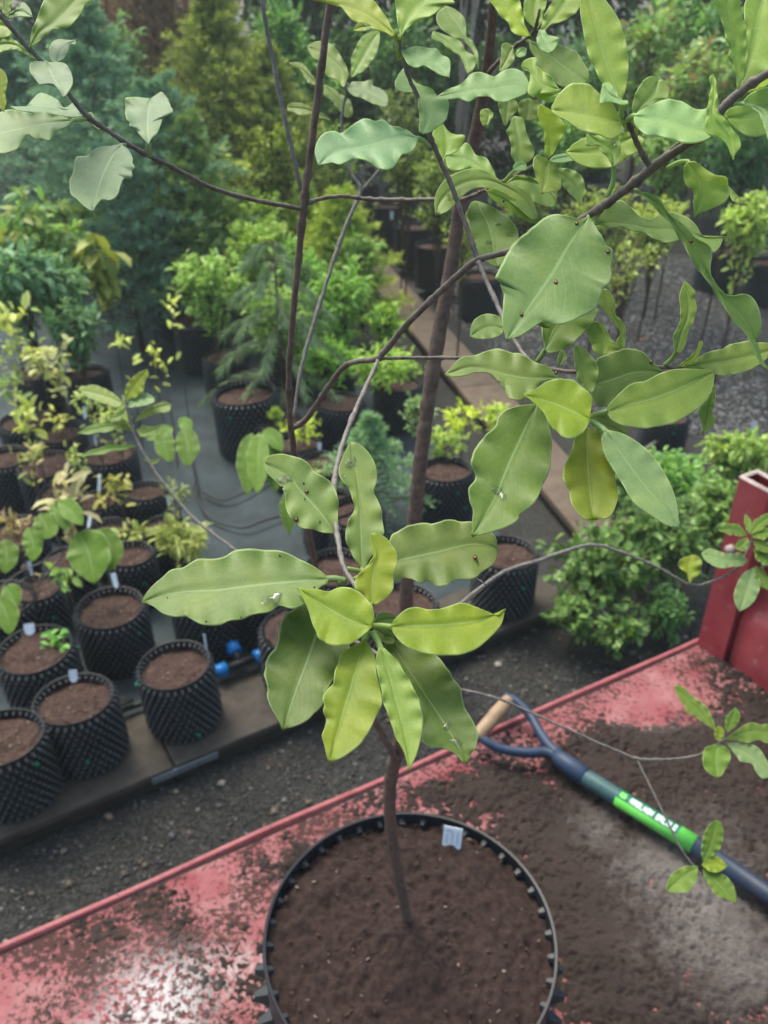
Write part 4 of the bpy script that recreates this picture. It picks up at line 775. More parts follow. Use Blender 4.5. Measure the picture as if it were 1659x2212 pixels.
T('lower', 'I', .365, DARK, [(300, -20), (220, 150), (150, 300), (100, 420), (40, 560), (-80, 755)], [(200, -10), (120, 10), (70, 60), (55, 110), (0, 160), (-60, 240), (-90, 320), (-60, 380), (-65, 430), (-100, 470), (-95, 550), (-75, 600), (-80, 680)], [(335, 10), (370, 100), (388, 180), (385, 260), (380, 350), (350, 430), (330, 460), (310, 520), (270, 580), (195, 630), (190, 660), (130, 700), (50, 725), (-10, 742)], tilt=34, n=28, drops=[(70, 490, 30), (100, 520, 20)])
T('lower', 'I', .352, YOUNG, [(590, 112), (600, 350), (612, 500), (632, 655)], [(530, 170), (505, 250), (470, 320), (452, 390), (460, 440), (490, 490), (500, 560), (540, 620), (590, 660)], [(650, 140), (680, 200), (720, 300), (750, 380), (765, 440), (775, 510), (765, 580), (740, 630), (700, 655)], tilt=34, fold=.03)
T('lower', 'I', .342, PALE_SHEEN, [(703, 135), (820, 310), (940, 470), (1060, 600), (1134, 708)], [(683, 165), (680, 210), (700, 280), (740, 350), (790, 430), (830, 500), (870, 560), (920, 600), (980, 640), (1060, 690)], [(760, 140), (830, 165), (900, 210), (970, 270), (1030, 350), (1080, 440), (1110, 520), (1130, 610)], pet=[(660, 100), (618, 72)], petd=.35, tilt=30, fold=.14, wave=.04, petw=12)
T('lower', 'I', .368, MATURE, [(610, 70), (720, 110), (838, 170)], [(690, 35), (780, 75), (832, 125)], [(640, 135), (700, 175), (780, 190)], tilt=34, n=12)
# --- centre cluster
T('down', 'H', .366, MATURE, [(503, 745), (400, 610), (300, 500), (220, 410), (72, 322)], [(512, 680), (510, 600), (515, 545), (495, 480), (460, 430), (410, 395), (370, 375), (340, 330), (300, 300), (240, 285), (180, 272), (110, 285)], [(470, 738), (420, 735), (370, 715), (310, 710), (260, 680), (220, 630), (205, 580), (200, 520), (180, 470), (130, 420), (90, 380)], pet=[(508, 770)], petd=.368, tilt=30, n=24, spots=[(265, 655, 15), (328, 490, 12), (310, 443, 6), (316, 537, 4), (183, 465, 7), (405, 670, 5), (200, 487, 4)], drops=[(205, 420, 34)], petw=12)
T('down', 'H', .358, MATURE, [(652, 965), (648, 750), (635, 550), (628, 420), (600, 300), (578, 198)], [(640, 930), (600, 870), (565, 800), (555, 730), (575, 660), (605, 600), (600, 540), (570, 470), (530, 420), (515, 370), (530, 310), (555, 255)], [(690, 900), (740, 820), (780, 740), (775, 680), (765, 600), (745, 540), (720, 490), (740, 420), (735, 350), (710, 290), (670, 240), (620, 205)], pet=[(620, 955), (568, 945)], petd=.352, tilt=28, n=26, drops=[(585, 320, 30), (540, 395, 9)], petw=10)
T('down', 'H', .338, YOUNG, [(706, 1158), (712, 1050), (725, 930), (745, 850), (702, 735)], [(660, 1100), (615, 1060), (612, 1010), (650, 960), (690, 915), (718, 880), (710, 820), (698, 770)], [(740, 1150), (800, 1110), (835, 1060), (838, 980), (860, 900), (855, 850), (830, 810), (800, 770), (750, 740)], tilt=24, n=22, pet=[(712, 1230)], petd=.338)
T('down', 'H', .355, MATURE, [(785, 915), (900, 890), (1100, 845), (1300, 800), (1450, 825)], [(820, 760), (870, 720), (930, 690), (1000, 675), (1060, 680), (1120, 665), (1180, 655), (1240, 670), (1300, 668), (1360, 700), (1425, 740), (1445, 785)], [(840, 1010), (900, 1000), (950, 1005), (1000, 1030), (1040, 1018), (1090, 1045), (1150, 1042), (1200, 1010), (1260, 1008), (1310, 1000), (1360, 960), (1420, 920), (1445, 865)], tilt=30, n=24, spots=[(1317, 880, 13), (1330, 905, 7)], pet=[(700, 960), (590, 1010)], petd=.348)
T('down', 'H', .345, MATURE, [(450, 1006), (250, 1025), (0, 1050), (-200, 1075), (-350, 1080), (-500, 1100), (-636, 1141)], [(440, 990), (380, 940), (330, 910), (280, 890), (220, 860), (170, 840), (100, 838), (0, 830), (-80, 838), (-150, 870), (-220, 890), (-300, 890), (-340, 905), (-400, 940), (-470, 955), (-520, 1000), (-580, 1050), (-620, 1100)], [(450, 1030), (400, 1060), (340, 1140), (270, 1175), (230, 1180), (165, 1165), (110, 1200), (40, 1210), (0, 1220), (-50, 1245), (-120, 1250), (-180, 1275), (-270, 1280), (-330, 1255), (-380, 1225), (-450, 1230), (-520, 1210), (-570, 1170)], pet=[(500, 1005), (560, 1018)], petd=.348, tilt=40, n=32, wave=.1, spots=[(170, 868, 6), (-490, 1117, 4), (-265, 1258, 5), (-60, 1232, 5), (372, 1055, 5)], drops=[(140, 1130, 48), (90, 1140, 26)], petw=14)
T('down', 'H', .328, YOUNG, [(708, 1285), (580, 1250), (430, 1165), (273, 1058)], [(722, 1230), (715, 1170), (670, 1115), (630, 1080), (590, 1060), (540, 1055), (500, 1065), (460, 1080), (400, 1070), (340, 1068)], [(690, 1312), (650, 1345), (590, 1385), (520, 1398), (450, 1392), (440, 1380), (390, 1350), (385, 1320), (360, 1270), (345, 1210), (310, 1130)], tilt=30, n=22, fold=.04, wave=.06)
T('down', 'H', .330, YOUNG, [(822, 1285), (1000, 1280), (1200, 1268), (1350, 1245), (1494, 1183)], [(830, 1262), (870, 1215), (920, 1180), (980, 1170), (1040, 1185), (1120, 1178), (1190, 1155), (1250, 1145), (1310, 1165), (1360, 1185), (1400, 1200), (1450, 1222), (1480, 1195)], [(830, 1312), (860, 1355), (900, 1390), (950, 1420), (1020, 1440), (1090, 1450), (1180, 1452), (1260, 1440), (1330, 1410), (1390, 1360), (1440, 1310), (1475, 1260)], pet=[(770, 1280), (715, 1282)], petd=.336, tilt=32, n=24, wave=.08, petw=12)
T('down', 'H', .342, MATURE, [(722, 1268), (780, 1245), (858, 1237)], [(740, 1212), (790, 1198), (840, 1215)], [(760, 1276), (810, 1276), (842, 1258)], tilt=30, n=10)
T('down', 'K', .346, MATURE, [(725, 100), (790, 130), (848, 160)], [(775, 85), (820, 108)], [(745, 150), (785, 182), (832, 185)], tilt=30, n=10)
T('down', 'K', .352, DARK, [(440, -30), (370, 180), (310, 350), (260, 480), (188, 692)], [(340, -60), (230, 0), (180, 50), (165, 130), (140, 210), (95, 280), (78, 370), (95, 440), (95, 500), (115, 560), (150, 620)], [(510, 60), (580, 200), (545, 310), (490, 390), (440, 470), (420, 550), (370, 600), (330, 640), (270, 670)], tilt=36, n=24, pet=[(500, -110), (520, -180)], petd=.346)
T('down', 'K', .332, YOUNG, [(668, 165), (620, 330), (560, 530), (510, 700), (462, 882)], [(630, 190), (570, 220), (525, 250), (515, 310), (490, 350), (485, 400), (480, 430), (440, 470), (420, 510), (430, 550), (425, 590), (445, 630), (430, 690), (415, 730), (430, 780), (446, 850)], [(690, 190), (720, 240), (735, 330), (745, 400), (765, 480), (770, 540), (750, 590), (720, 650), (690, 710), (640, 780), (580, 830), (520, 865)], tilt=34, n=26, pet=[(690, 110)], petd=.336, petw=14)
T('down', 'K', .328, MID, [(757, 203), (810, 370), (860, 560), (900, 720), (930, 932)], [(738, 250), (732, 300), (745, 370), (765, 450), (775, 530), (800, 590), (825, 660), (850, 740), (880, 790), (905, 840), (916, 890)], [(800, 230), (860, 290), (910, 370), (950, 440), (985, 510), (1000, 580), (1008, 650), (1000, 730), (985, 800), (960, 870)], tilt=34, n=24, fold=.16, pet=[(735, 155), (710, 118)], petd=.335, petw=14)
T('down', 'K', .350, DARK, [(790, 130), (920, 340), (1040, 520), (1150, 680), (1268, 890)], [(790, 230), (870, 330), (950, 450), (1000, 600), (1005, 700), (1005, 770), (1060, 795), (1120, 800), (1180, 825), (1215, 850), (1240, 882)], [(860, 170), (950, 215), (1040, 245), (1090, 260), (1130, 300), (1170, 350), (1180, 390), (1230, 440), (1245, 500), (1250, 560), (1290, 620), (1325, 680), (1333, 740), (1315, 810), (1285, 840), (1280, 885)], tilt=36, n=26, drops=[(1150, 670, 22), (1210, 770, 26)], pet=[(730, 90)], petd=.338)
# --- blurred clusters on the lower branches
G1 = (.20, .31, .045)
T('right_lowest', 'L', .885, G1, [(1358, 705), (1250, 590), (1105, 435)], [(1330, 620), (1300, 560), (1250, 520), (1210, 490), (1170, 450), (1130, 432)], [(1340, 692), (1290, 660), (1220, 610), (1180, 590), (1170, 560), (1130, 500)], tilt=30)
T('right_lowest', 'L', .88, G1, [(1418, 712), (1440, 650), (1466, 562)], [(1405, 660), (1420, 610)], [(1460, 680), (1490, 640), (1493, 595)], tilt=15)
T('right_lowest', 'L', .885, G1, [(1400, 752), (1560, 705), (1730, 715)], [(1470, 700), (1530, 660), (1570, 650), (1620, 665), (1659, 660)], [(1460, 752), (1540, 770), (1600, 750), (1660, 770)], tilt=35)
T('right_lowest', 'L', .885, G1, [(1360, 778), (1352, 880), (1362, 977)], [(1290, 800), (1274, 870), (1285, 920), (1320, 955)], [(1420, 800), (1440, 860), (1410, 920), (1390, 960)], tilt=35)
T('right_lowest', 'L', .885, PALE_SHEEN, [(1415, 772), (1540, 840), (1700, 960)], [(1500, 770), (1590, 790), (1640, 850)], [(1470, 840), (1500, 880), (1560, 890), (1590, 940), (1630, 978)], tilt=35)
T('right_lowest', 'L', .88, YOUNG, [(1365, 765), (1375, 710), (1370, 668)], [(1345, 730), (1350, 690)], [(1400, 730), (1398, 690)], tilt=20, n=10)
T('right_hang', 'M', .86, G1, [(1372, 395), (1410, 310), (1432, 204)], [(1366, 350), (1372, 290), (1395, 235)], [(1410, 370), (1450, 330), (1462, 270), (1455, 225)], tilt=15)
T('right_hang', 'M', .86, G1, [(1350, 412), (1280, 460), (1210, 522)], [(1300, 410), (1240, 440), (1212, 490)], [(1345, 470), (1310, 520), (1260, 528)], tilt=35)
T('right_hang', 'M', .858, YOUNG, [(1366, 405), (1425, 400), (1482, 412)], [(1400, 375), (1440, 368)], [(1400, 432), (1440, 436)], tilt=35, n=12)
T('right_hang', 'M', .86, G1, [(1370, 425), (1440, 490), (1520, 575)], [(1385, 470), (1430, 540), (1480, 556)], [(1430, 435), (1480, 460), (1512, 510)], tilt=35)
T('right_low', 'O', .925, YOUNG, [(492, 1125), (480, 1010), (500, 905)], [(450, 1040), (398, 990), (425, 935)], [(530, 1085), (572, 1020), (582, 960), (545, 912)], tilt=30, wave=.3)
T('right_low', 'O', .925, PALE_SHEEN, [(945, 950), (770, 950), (580, 895)], [(880, 890), (800, 900), (720, 880), (640, 855)], [(900, 992), (820, 1000), (750, 1012), (690, 1000), (610, 950)], tilt=40)
T('right_low', 'O', .92, PALE_SHEEN, [(985, 1005), (940, 1160), (880, 1352)], [(915, 1045), (860, 1130), (833, 1220), (848, 1300)], [(1032, 1080), (1042, 1150), (1010, 1240), (960, 1305)], tilt=30)
for a in ([(935, 752), (820, 705), (708, 712)], [(955, 742), (945, 660), (922, 588)], [(960, 745), (1040, 660), (1150, 580)], [(1000, 990), (1050, 1080), (1105, 1185)], [(940, 770), (900, 830), (840, 850)], [(985, 800), (1060, 840), (1150, 850)], [(990, 860), (1050, 920), (1140, 990)], [(970, 760), (1060, 740), (1160, 720)]):
    aleaf(BR['right_low'], None, Z('O', a), 13 if a[2] != (922, 588) else 8, .92, G1, tilt=30, ruff=.12)
T('left_low', 'D', 1.03, YOUNG, [(738, 1240), (790, 1160), (868, 1062)], [(735, 1180), (770, 1120), (820, 1080)], [(790, 1232), (840, 1190), (850, 1140), (872, 1100)], tilt=15)
T('left_low', 'D', 1.03, MID, [(728, 1262), (600, 1215), (458, 1185)], [(670, 1208), (620, 1180), (540, 1155)], [(690, 1288), (620, 1270), (540, 1240)], tilt=35)
T('left_low', 'D', 1.025, PALE_SHEEN, [(745, 1290), (820, 1235), (908, 1230)], [(780, 1230), (850, 1200)], [(800, 1285), (860, 1275), (905, 1255)], tilt=35, n=12)
T('left_low', 'D', 1.03, MID, [(790, 1372), (890, 1300), (1008, 1268)], [(830, 1320), (880, 1285), (960, 1255)], [(860, 1345), (920, 1322), (990, 1312)], tilt=30)
for a, w in (([(745, 1300), (700, 1340), (640, 1350)], 9), ([(760, 1400), (640, 1400), (455, 1440)], 11), ([(775, 1430), (690, 1350), (650, 1330)], 8), ([(800, 1420), (850, 1440), (950, 1400)], 9), ([(740, 1290), (735, 1240), (715, 1215)], 6)):
    aleaf(BR['left_low'], None, Z('D', a), w, 1.03, G1, tilt=35, ruff=.15)
for a, w in (([(800, 225), (640, 240), (470, 285)], 8), ([(820, 180), (850, 130), (930, 140)], 9), ([(840, 300), (900, 320), (945, 290)], 5)):
    aleaf(BR['left_low'], None, Z('G', a), w, 1.03, G1, tilt=40, ruff=.2)
# ------------------------------------------------------------------ dimpled nursery pots
def cone_ring(m, Rr, z, n, off, rb, h, tip, inward=False, sides=6):
    """truncated cones standing out of the pot wall"""
    for k in range(n):
        a = 2 * math.pi * (k + off) / n; c, s = math.cos(a), math.sin(a); sg = -1 if inward else 1
        o = Vector((Rr * c, Rr * s, z)); nx = Vector((c, s, 0)) * sg; tx = Vector((-s, c, 0)); vs = []
        for rr, hh in ((rb, 0), (tip, h)):
            for i in range(sides):
                an = 6.283 * i / sides; vs.append(o + nx * hh + tx * math.cos(an) * rr + Vector((0, 0, 1)) * math.sin(an) * rr)
        f = [(i, (i + 1) % sides, sides + (i + 1) % sides, sides + i) for i in range(sides)]
        cap = tuple(sides + i for i in range(sides))
        if inward: f = [tuple(reversed(q)) for q in f]; cap = tuple(reversed(cap))
        m.add(vs, f, 0); m.add([vs[i] for i in range(sides, 2 * sides)], [tuple(range(sides)) if not inward else tuple(reversed(range(sides)))], 0 if inward and Rr > .19 else 1)
def make_pot(name, Rr, H, n, rows, soil_drop, big=False, dimple=True):
    root = empty(name); m = MB(); seg = max(36, n * 2); sp_r = 2 * math.pi * Rr / n
    prof = [(Rr - .003, H - soil_drop - .02), (Rr - .003, H), (Rr, H + .001), (Rr + .0015, H - .002), (Rr, H - .006), (Rr * .99, 0)]
    vs = [(r_ * math.cos(6.2832 * i / seg), r_ * math.sin(6.2832 * i / seg), z) for r_, z in prof for i in range(seg)]
    m.add(vs, [(j * seg + i, (j + 1) * seg + i, (j + 1) * seg + (i + 1) % seg, j * seg + (i + 1) % seg) for j in range(len(prof) - 1) for i in range(seg)])
    if dimple:
        rh = (H - .02) / rows
        for r_ in range(rows):
            cone_ring(m, Rr, H - (.080 if big else .014) - rh * (r_ + .3), n, .5 * (r_ % 2), sp_r * .44, sp_r * .55, sp_r * .17)
        cone_ring(m, Rr - .003, H - .018, n, .25, sp_r * (.22 if big else .36), sp_r * (.24 if big else .5), sp_r * (.12 if big else .15), inward=True)
    wall = link('wall', m.mesh('wall'), [MAT['pot_plastic'] if dimple else MAT['pot_smooth'], MAT['pot_tip']], root, smooth=not dimple)
    # soil: bumpy disc with chips
    nr, na = (56, 190) if big else (12, 40); P = [(0, 0)]
    for i in range(1, nr + 1):
        for k in range(na): P.append(((Rr - .004) * i / nr * math.cos(6.2832 * k / na), (Rr - .004) * i / nr * math.sin(6.2832 * k / na)))
    P = np.array(P); rr = np.hypot(P[:, 0], P[:, 1]) / Rr
    z = H - soil_drop + .022 * fbm(P[:, 0] * 22 + Rr * 90, P[:, 1] * 22, 4, 3) + .015 * fbm(P[:, 0] * 95, P[:, 1] * 95, 3, 8) + .012 * np.exp(-(rr / .25) ** 2) - .008 * np.clip(rr - .8, 0, 1) * 3
    mb = MB(); F = [(0, 1 + k, 1 + (k + 1) % na) for k in range(na)]
    for i in range(nr - 1):
        for k in range(na):
            a, b = 1 + i * na + k, 1 + i * na + (k + 1) % na; F.append((a, a + na, b + na, b))
    mb.add(np.column_stack([P, z]).tolist(), F, 0)
    rs = random.Random(int(Rr * 1000)); 
    for _ in range(240 if big else 70):
        a = rs.random() * 6.283; r_ = Rr * .95 * math.sqrt(rs.random()); x, y = r_ * math.cos(a), r_ * math.sin(a)
        zz = H - soil_drop + .004 + (.016 * fbm(np.array([x * 22 + Rr * 90]), np.array([y * 22]), 4, 3)[0])
        l = rs.uniform(.0015, .006) if big else rs.uniform(.003, .0085); mb.box((x, y, zz), (l, l * rs.uniform(.3, .7), .002), mi=1 if rs.random() < (.18 if big else .6) else 2,
            M=Matrix.Rotation(rs.random() * 6.28, 4, 'Z') @ Matrix.Rotation(rs.uniform(-.7, .7), 4, 'X'))
    link('soil', mb.mesh('soil'), [MAT['pot_soil'] if big else MAT['soil'], MAT['chip'], MAT['soil']], root, smooth=big)
    return root
def add_clip(root, Rr, H, ang, zf, first):
    m = MB(); 
    if first is None:
        m.tube([(0, 0, 0), (.004, 0, 0), (.012, 0, 0), (.014, 0, 0)], [.008, .0085, .0078, .004], 10); me = m.mesh('clip')
    else: me = first
    o = link('clip', me, MAT['green_plastic'], root)
    o.location = (Rr * 1.06 * math.cos(ang), Rr * 1.06 * math.sin(ang), H * zf); o.rotation_euler = (0, 0, ang); return me
protoA = make_pot('dimpled_pot', .140, .28, 34, 11, .018)
protoB = make_pot('dimpled_pot', .103, .26, 26, 10, .016)
protoC = make_pot('black_pot', .185, .40, 24, 8, .04, dimple=False)
protoD = make_pot('dimpled_pot', .185, .40, 36, 13, .03)
DIM = dict(A=(.140, .28), B=(.103, .26), C=(.185, .40), D=(.185, .40))
PR = dict(A=[protoA, False], B=[protoB, False], C=[protoC, False], D=[protoD, False]); clipm = None
POTS = {}
GRP = 'black nursery pots standing in the beds'
plist = [
 ('p1', 'A', 162, 1509, 'dimpled black pot at the left front with a white label tucked into its rim', [(-1.2, .35)]),
 ('p2', 'A', 382, 1437, 'dimpled black pot in the front row with a green clip low on its side', [(-1.0, .12), (-2.6, .9)]),
 ('p3', 'A', 2, 1594, 'dimpled black pot cut by the left edge of the photo, nearest in the front row', [(-.5, .8)]),
 ('p4', 'A', 77, 1394, 'dimpled black pot behind the leftmost labelled pot, holding a tiny green seedling', [(.4, .8)]),
 ('p5', 'A', 237, 1307, 'dimpled black pot with wide bare soil and a bright green clip at its right', [(-.55, .72)]),
 ('p6', 'A', 640, 1352, 'dimpled black pot half hidden behind the longest near leaf, beside the blue hose tee', [(-1.8, .5)]),
 ('p7', 'B', 81, 1271, 'small dimpled black pot under the drooping bright green leaves at left', [(-.8, .6)]),
 ('p8', 'B', 280, 1197, 'small dimpled black pot right of the biggest drooping green leaf', [(-.9, .6)]),
 ('p9', 'B', 349, 1135, 'small dimpled black pot beneath the yellowish palmate leaves by the fabric aisle', [(.2, .7)]),
 ('p10', 'B', 235, 1138, 'small dimpled black pot left of the pot with yellowish palmate leaves', [(-.3, .8)]),
 ('p11', 'B', 312, 1057, 'small dimpled black pot under the twig crossing the left pots', [(-.6, .6)]),
 ('p12', 'B', 217, 1076, 'small dimpled black pot with a long white label and two small yellow leaves', [(-1.0, .7)]),
 ('p13', 'A', 235, 977, 'dimpled black pot below the bright green sprig at left', [(3.4, .85)]),
 ('p14', 'A', 10, 985, 'dimpled black pot at the left edge with dark ribbed side and green clip', [(-.2, .9)]),
 ('p14b', 'A', 130, 925, 'dimpled black pot with orange twigs lying on its soil at left', [(-1.0, .8)]),
 ('p17', 'A', 187, 800, 'dimpled black pot under the pale yellow rosette of leaves', []),
 ('p15', 'D', 428, 679, 'large dimpled black pot with white labels left of the feathery pine', [(-1.9, .93)]),
 ('p16', 'D', 348, 567, 'large dimpled black pot far back at the head of the fabric aisle', []),
 ('q1', 'D', 533, 842, 'large dimpled black pot holding the feathery pine', [(-1.9, .8)]),
 ('q2', 'A', 602, 903, 'dimpled black pot just behind the fork of the dark stem', [(-.4, .7)]),
 ('q3', 'A', 858, 833, 'dimpled black pot behind the crossing twigs left of the trunk', []),
 ('q4', 'A', 690, 1003, 'dimpled black pot behind the twig with a pale square label', [(-1.4, .6)]),
 ('q5', 'A', 966, 1012, 'dimpled black pot right of the trunk with two green clips', [(-1.2, .75), (-.9, .35)]),
 ('q6', 'A', 1092, 1196, 'dimpled black pot at the corner of the timber beside the leafy ground bush', [(-1.1, .62)]),
 ('q7', 'A', 866, 1304, 'dimpled black pot straight behind the trunk and the central leaf cluster', [(-2.2, .6)]),
 ('q8', 'A', 735, 868, 'dimpled black pot under the pale green shrub, mostly in shade', []),
 ('q9', 'A', 1440, 890, 'dimpled black pot on the gravel behind the right leaf cluster, with a bare branch', [(-1.5, .8)]),
 ('s1', 'C', 782, 398, 'smooth black pot farthest back in the middle row, partly behind the big pale leaf', []),
 ('s2', 'C', 838, 440, 'smooth black pot in the middle row below the level twig', []),
 ('s3', 'C', 890, 486, 'smooth black pot third along the middle row left of the trunk', []),
 ('s4', 'C', 940, 525, 'smooth black pot fourth along the middle row, touching the trunk in the photo', []),
 ('s5', 'D', 1040, 590, 'large dimpled black pot right of the trunk at the near end of the middle row', []),
 ('s6', 'D', 1560, 535, 'large dimpled black pot at the right behind the long twisted leaf', []),
 ('s7', 'D', 1665, 560, 'large dimpled black pot cut off by the right edge of the photo', []),
 ('n1', 'A', 25, 1140, 'dimpled black pot with dark soil at the left edge under reddish seedlings', []),
 ('n2', 'B', 140, 1200, 'small dimpled black pot hidden under the biggest drooping leaf', []),
 ('n3', 'B', 130, 1060, 'small dimpled black pot under the star of pinkish leaves', []),
 ('n4', 'A', 75, 800, 'dimpled black pot far left under the pale rosette', []),
 ('n5', 'A', 640, 955, 'dimpled black pot behind the dark stem below its fork', []),
 ('n6', 'A', 770, 1100, 'dimpled black pot behind the upright leaf of the centre cluster', []),
 ('n7', 'A', 725, 1225, 'dimpled black pot behind the stalk of the centre cluster', []),
 ('n8', 'A', 485, 768, 'dimpled black pot beside the feathery pine at the aisle', []),
 ('n9', 'D', 640, 720, 'large dimpled black pot in shade right of the dark stem', []),
 ('n10', 'A', -5, 1290, 'dimpled black pot cut by the left edge below drooping leaves', []),
 ('n11', 'A', 720, 790, 'dimpled black pot under the light green shrub', []),
 ('n13', 'A', 712, 1075, 'dimpled black pot left of the dark stem above the fabric', []),
 ('n14', 'D', 385, 622, 'large dimpled black pot between two far large pots at the aisle head', []),
 ('n15', 'A', 100, 1000, 'dimpled black pot between the left edge pots and the labelled seedlings', []),
 ('n16', 'A', 55, 905, 'dimpled black pot under the pale yellow seedling', []),
 ('n17', 'A', 445, 1278, 'dimpled black pot mostly under the longest near leaf', []),
 ('n18', 'A', 560, 1250, 'dimpled black pot behind the base of the longest near leaf', []),
 ('s8', 'C', 1290, 330, 'smooth black pot far back behind the upper right leaves', []),
]
for key, ty, x, y, lab, clips in plist:
    Rr, H = DIM[ty]; p = at_z(x, y, H); pr = PR[ty]
    if not pr[1]: o = pr[0]; pr[1] = True; first_children = True
    else:
        o = pr[0].copy(); COL.objects.link(o)
        for ch in list(pr[0].children):
            if ch.name.startswith('clip'): continue
            c2 = ch.copy(); COL.objects.link(c2); c2.parent = o
    z0 = GZ if key in ('q9', 's5', 's6', 's7') else 0.0
    if z0 < 0: p = at_z(x, y, H + GZ)
    o.location = (p.x, p.y, z0 + (.0 if key not in ('p1', 'p2', 'p3', 'q6', 'q7', 'p6') else .002)); o.rotation_euler = (0, 0, random.random() * 6.28 if not clips else 0.13 * len(POTS))
    o.rotation_euler[0] = R(random.uniform(-2.5, 2.5)); o.rotation_euler[1] = R(random.uniform(-2.5, 2.5)); o.scale = (random.uniform(.96, 1.04), random.uniform(.96, 1.04), random.uniform(.94, 1.03))
    for ch in o.children:
        if ch.name.startswith('soil'): ch.location.z = random.uniform(-.022, .004); ch.rotation_euler = (R(random.uniform(-3, 3)), R(random.uniform(-3, 3)), random.random() * 6)
    tag(o, lab, 'pot', GRP); POTS[key] = o
    for ang, zf in clips: clipm = add_clip(o, Rr, H, ang - o.rotation_euler.z, zf, clipm)

# the big pot with the tree
bigpot = make_pot('dimpled_pot', .203, .36, 36, 9, .018, big=True)
bigpot.location = (.036, .697, BZ + .012); tag(bigpot, 'big round dimpled black pot holding the young tree, standing on the red trailer deck', 'pot')

# ------------------------------------------------------------------ plant labels
def plant_label(pos, w, h, yaw, lean, label, lines=3):
    root = empty('plant_label', pos, yaw); tag(root, label, 'label', 'white plastic plant labels')
    m = MB(); M = Matrix.Rotation(lean, 4, 'X')
    vs = [(-w / 2, 0, 0), (-w * .22, 0, -h * .35), (w * .22, 0, -h * .35), (w / 2, 0, 0), (w / 2, 0, h), (-w / 2, 0, h)]
    V = [M @ Vector(v) for v in vs] + [M @ (Vector(v) + Vector((0, .0012, 0))) for v in vs]
    m.add(V, [(0, 1, 2, 3, 4, 5), (11, 10, 9, 8, 7, 6)] + [(i, 6 + i, 6 + (i + 1) % 6, (i + 1) % 6) for i in range(6)])
    link('plate', m.mesh('plate'), MAT['label_white'], root, smooth=False)
    m = MB()
    for i in range(lines):
        x = -w * .28 + w * .56 * i / max(1, lines - 1)
        a, b, z0, z1 = x - w * .05, x + w * .05, h * .12, h * (.80 if i else .62)
        m.add([M @ Vector((a, -.0006, z0)), M @ Vector((b, -.0006, z0)), M @ Vector((b, -.0006, z1)), M @ Vector((a, -.0006, z1))], [(0, 1, 2, 3)])
    a, b, z0, z1 = -w * .34, -w * .08, h * .74, h * .86
    m.add([M @ Vector((a, -.0007, z0)), M @ Vector((b, -.0007, z0)), M @ Vector((b, -.0007, z1)), M @ Vector((a, -.0007, z1))], [(0, 1, 2, 3)])
    link('print', m.mesh('print'), MAT['label_print'], root, smooth=False); return root
p = at_z(975, 1828, 1.357); plant_label(p, .029, .034, R(-14), R(-16), 'white plant label with printed lines inside the rim of the big pot')
for x, y, z, w, h, yw, ln, lab in (
    (159, 1467, .285, .030, .035, 10, -25, 'white plant label stuck in the left front pot'),
    (446, 1402, .275, .008, .065, 20, -15, 'thin white plant label seen edge on in the front row pot'),
    (64, 1240, .25, .030, .062, 0, -10, 'white plant label in the small pot under drooping leaves at left'),
    (64, 1365, .27, .040, .034, 12, -30, 'white plant label in the pot with the tiny seedling'),
    (250, 1262, .29, .022, .050, 25, -35, 'grey white plant label leaning beside the biggest drooping leaf'),
    (183, 898, .31, .026, .055, -8, -20, 'white plant label standing among the orange twigs'),
    (207, 955, .30, .020, .062, -6, -20, 'white plant label just below the bright green sprig'),
    (214, 1055, .27, .018, .075, -10, -25, 'long white plant label between two small yellow leaves'),
    (192, 1132, .27, .018, .060, -14, -35, 'white plant label right of the star shaped pinkish leaves'),
    (364, 1085, .27, .018, .040, -5, -15, 'small pale plant label behind the lower twig at left'),
    (406, 612, .42, .030, .045, 0, -15, 'bluish white plant label on the left of the far large pot'),
    (437, 645, .41, .040, .085, -8, -15, 'white plant label on the right of the far large pot'),
    (148, 782, .34, .020, .045, -8, -20, 'pale plant label below the yellow leaf rosette'),
    (690, 968, .30, .022, .030, 0, -15, 'square pale plant label behind the arching twig'),
    (1628, 930, .1, .040, .060, 10, -10, 'pale blue plant label standing in the bush at the right edge'),
    (846, 470, .42, .035, .06, 0, -10, 'white plant label on the dark pot of the middle row')):
    plant_label(at_z(x, y, z), w, h, R(yw), R(ln), lab, 2)

# ------------------------------------------------------------------ spade on the deck
spb = at_z(1330, 1725, BZ); spade = empty('garden_spade', spb)
tag(spade, 'spade with blue yoke handle, wooden grip and bright green sleeve lying on the soil', 'spade')
SZ = BZ + .045
def SP(x, y, z=SZ): return at_z(x, y, z)
g0, g1 = SP(1030, 1592, SZ + .012), SP(1098, 1512, SZ + .012)
m = MB(); ax = (g1 - g0)
m.tube([g0 + ax * t for t in (-.02, 0, .08, .3, .5, .7, .92, 1, 1.02)], [.008, .0135, .0155, .0165, .017, .0165, .0155, .0135, .008], 16); link('grip', m.mesh('grip'), MAT['ash_wood'], spade, spb)
def yoke(pl, r):
    sp = spline([tuple(p) for p in pl], 6); m = MB(); n = len(sp)
    m.tube([Vector(p) for p in sp], [r * (.85 + .25 * i / n) for i in range(n)], 12); return m
arm1 = yoke([SP(1022, 1575, SZ + .012), SP(1045, 1598, SZ + .008), SP(1085, 1618, SZ), SP(1140, 1626, SZ), SP(1180, 1625, SZ), SP(1215, 1642, SZ), SP(1250, 1672, SZ)], .0115)
link('yoke_arm', arm1.mesh('yoke_arm'), MAT['steel_blue'], spade, spb)
arm2 = yoke([SP(1090, 1503, SZ + .012), SP(1118, 1517, SZ + .01), SP(1145, 1545, SZ + .003), SP(1165, 1580, SZ), SP(1188, 1612, SZ), SP(1225, 1645, SZ), SP(1255, 1668, SZ)], .0115)
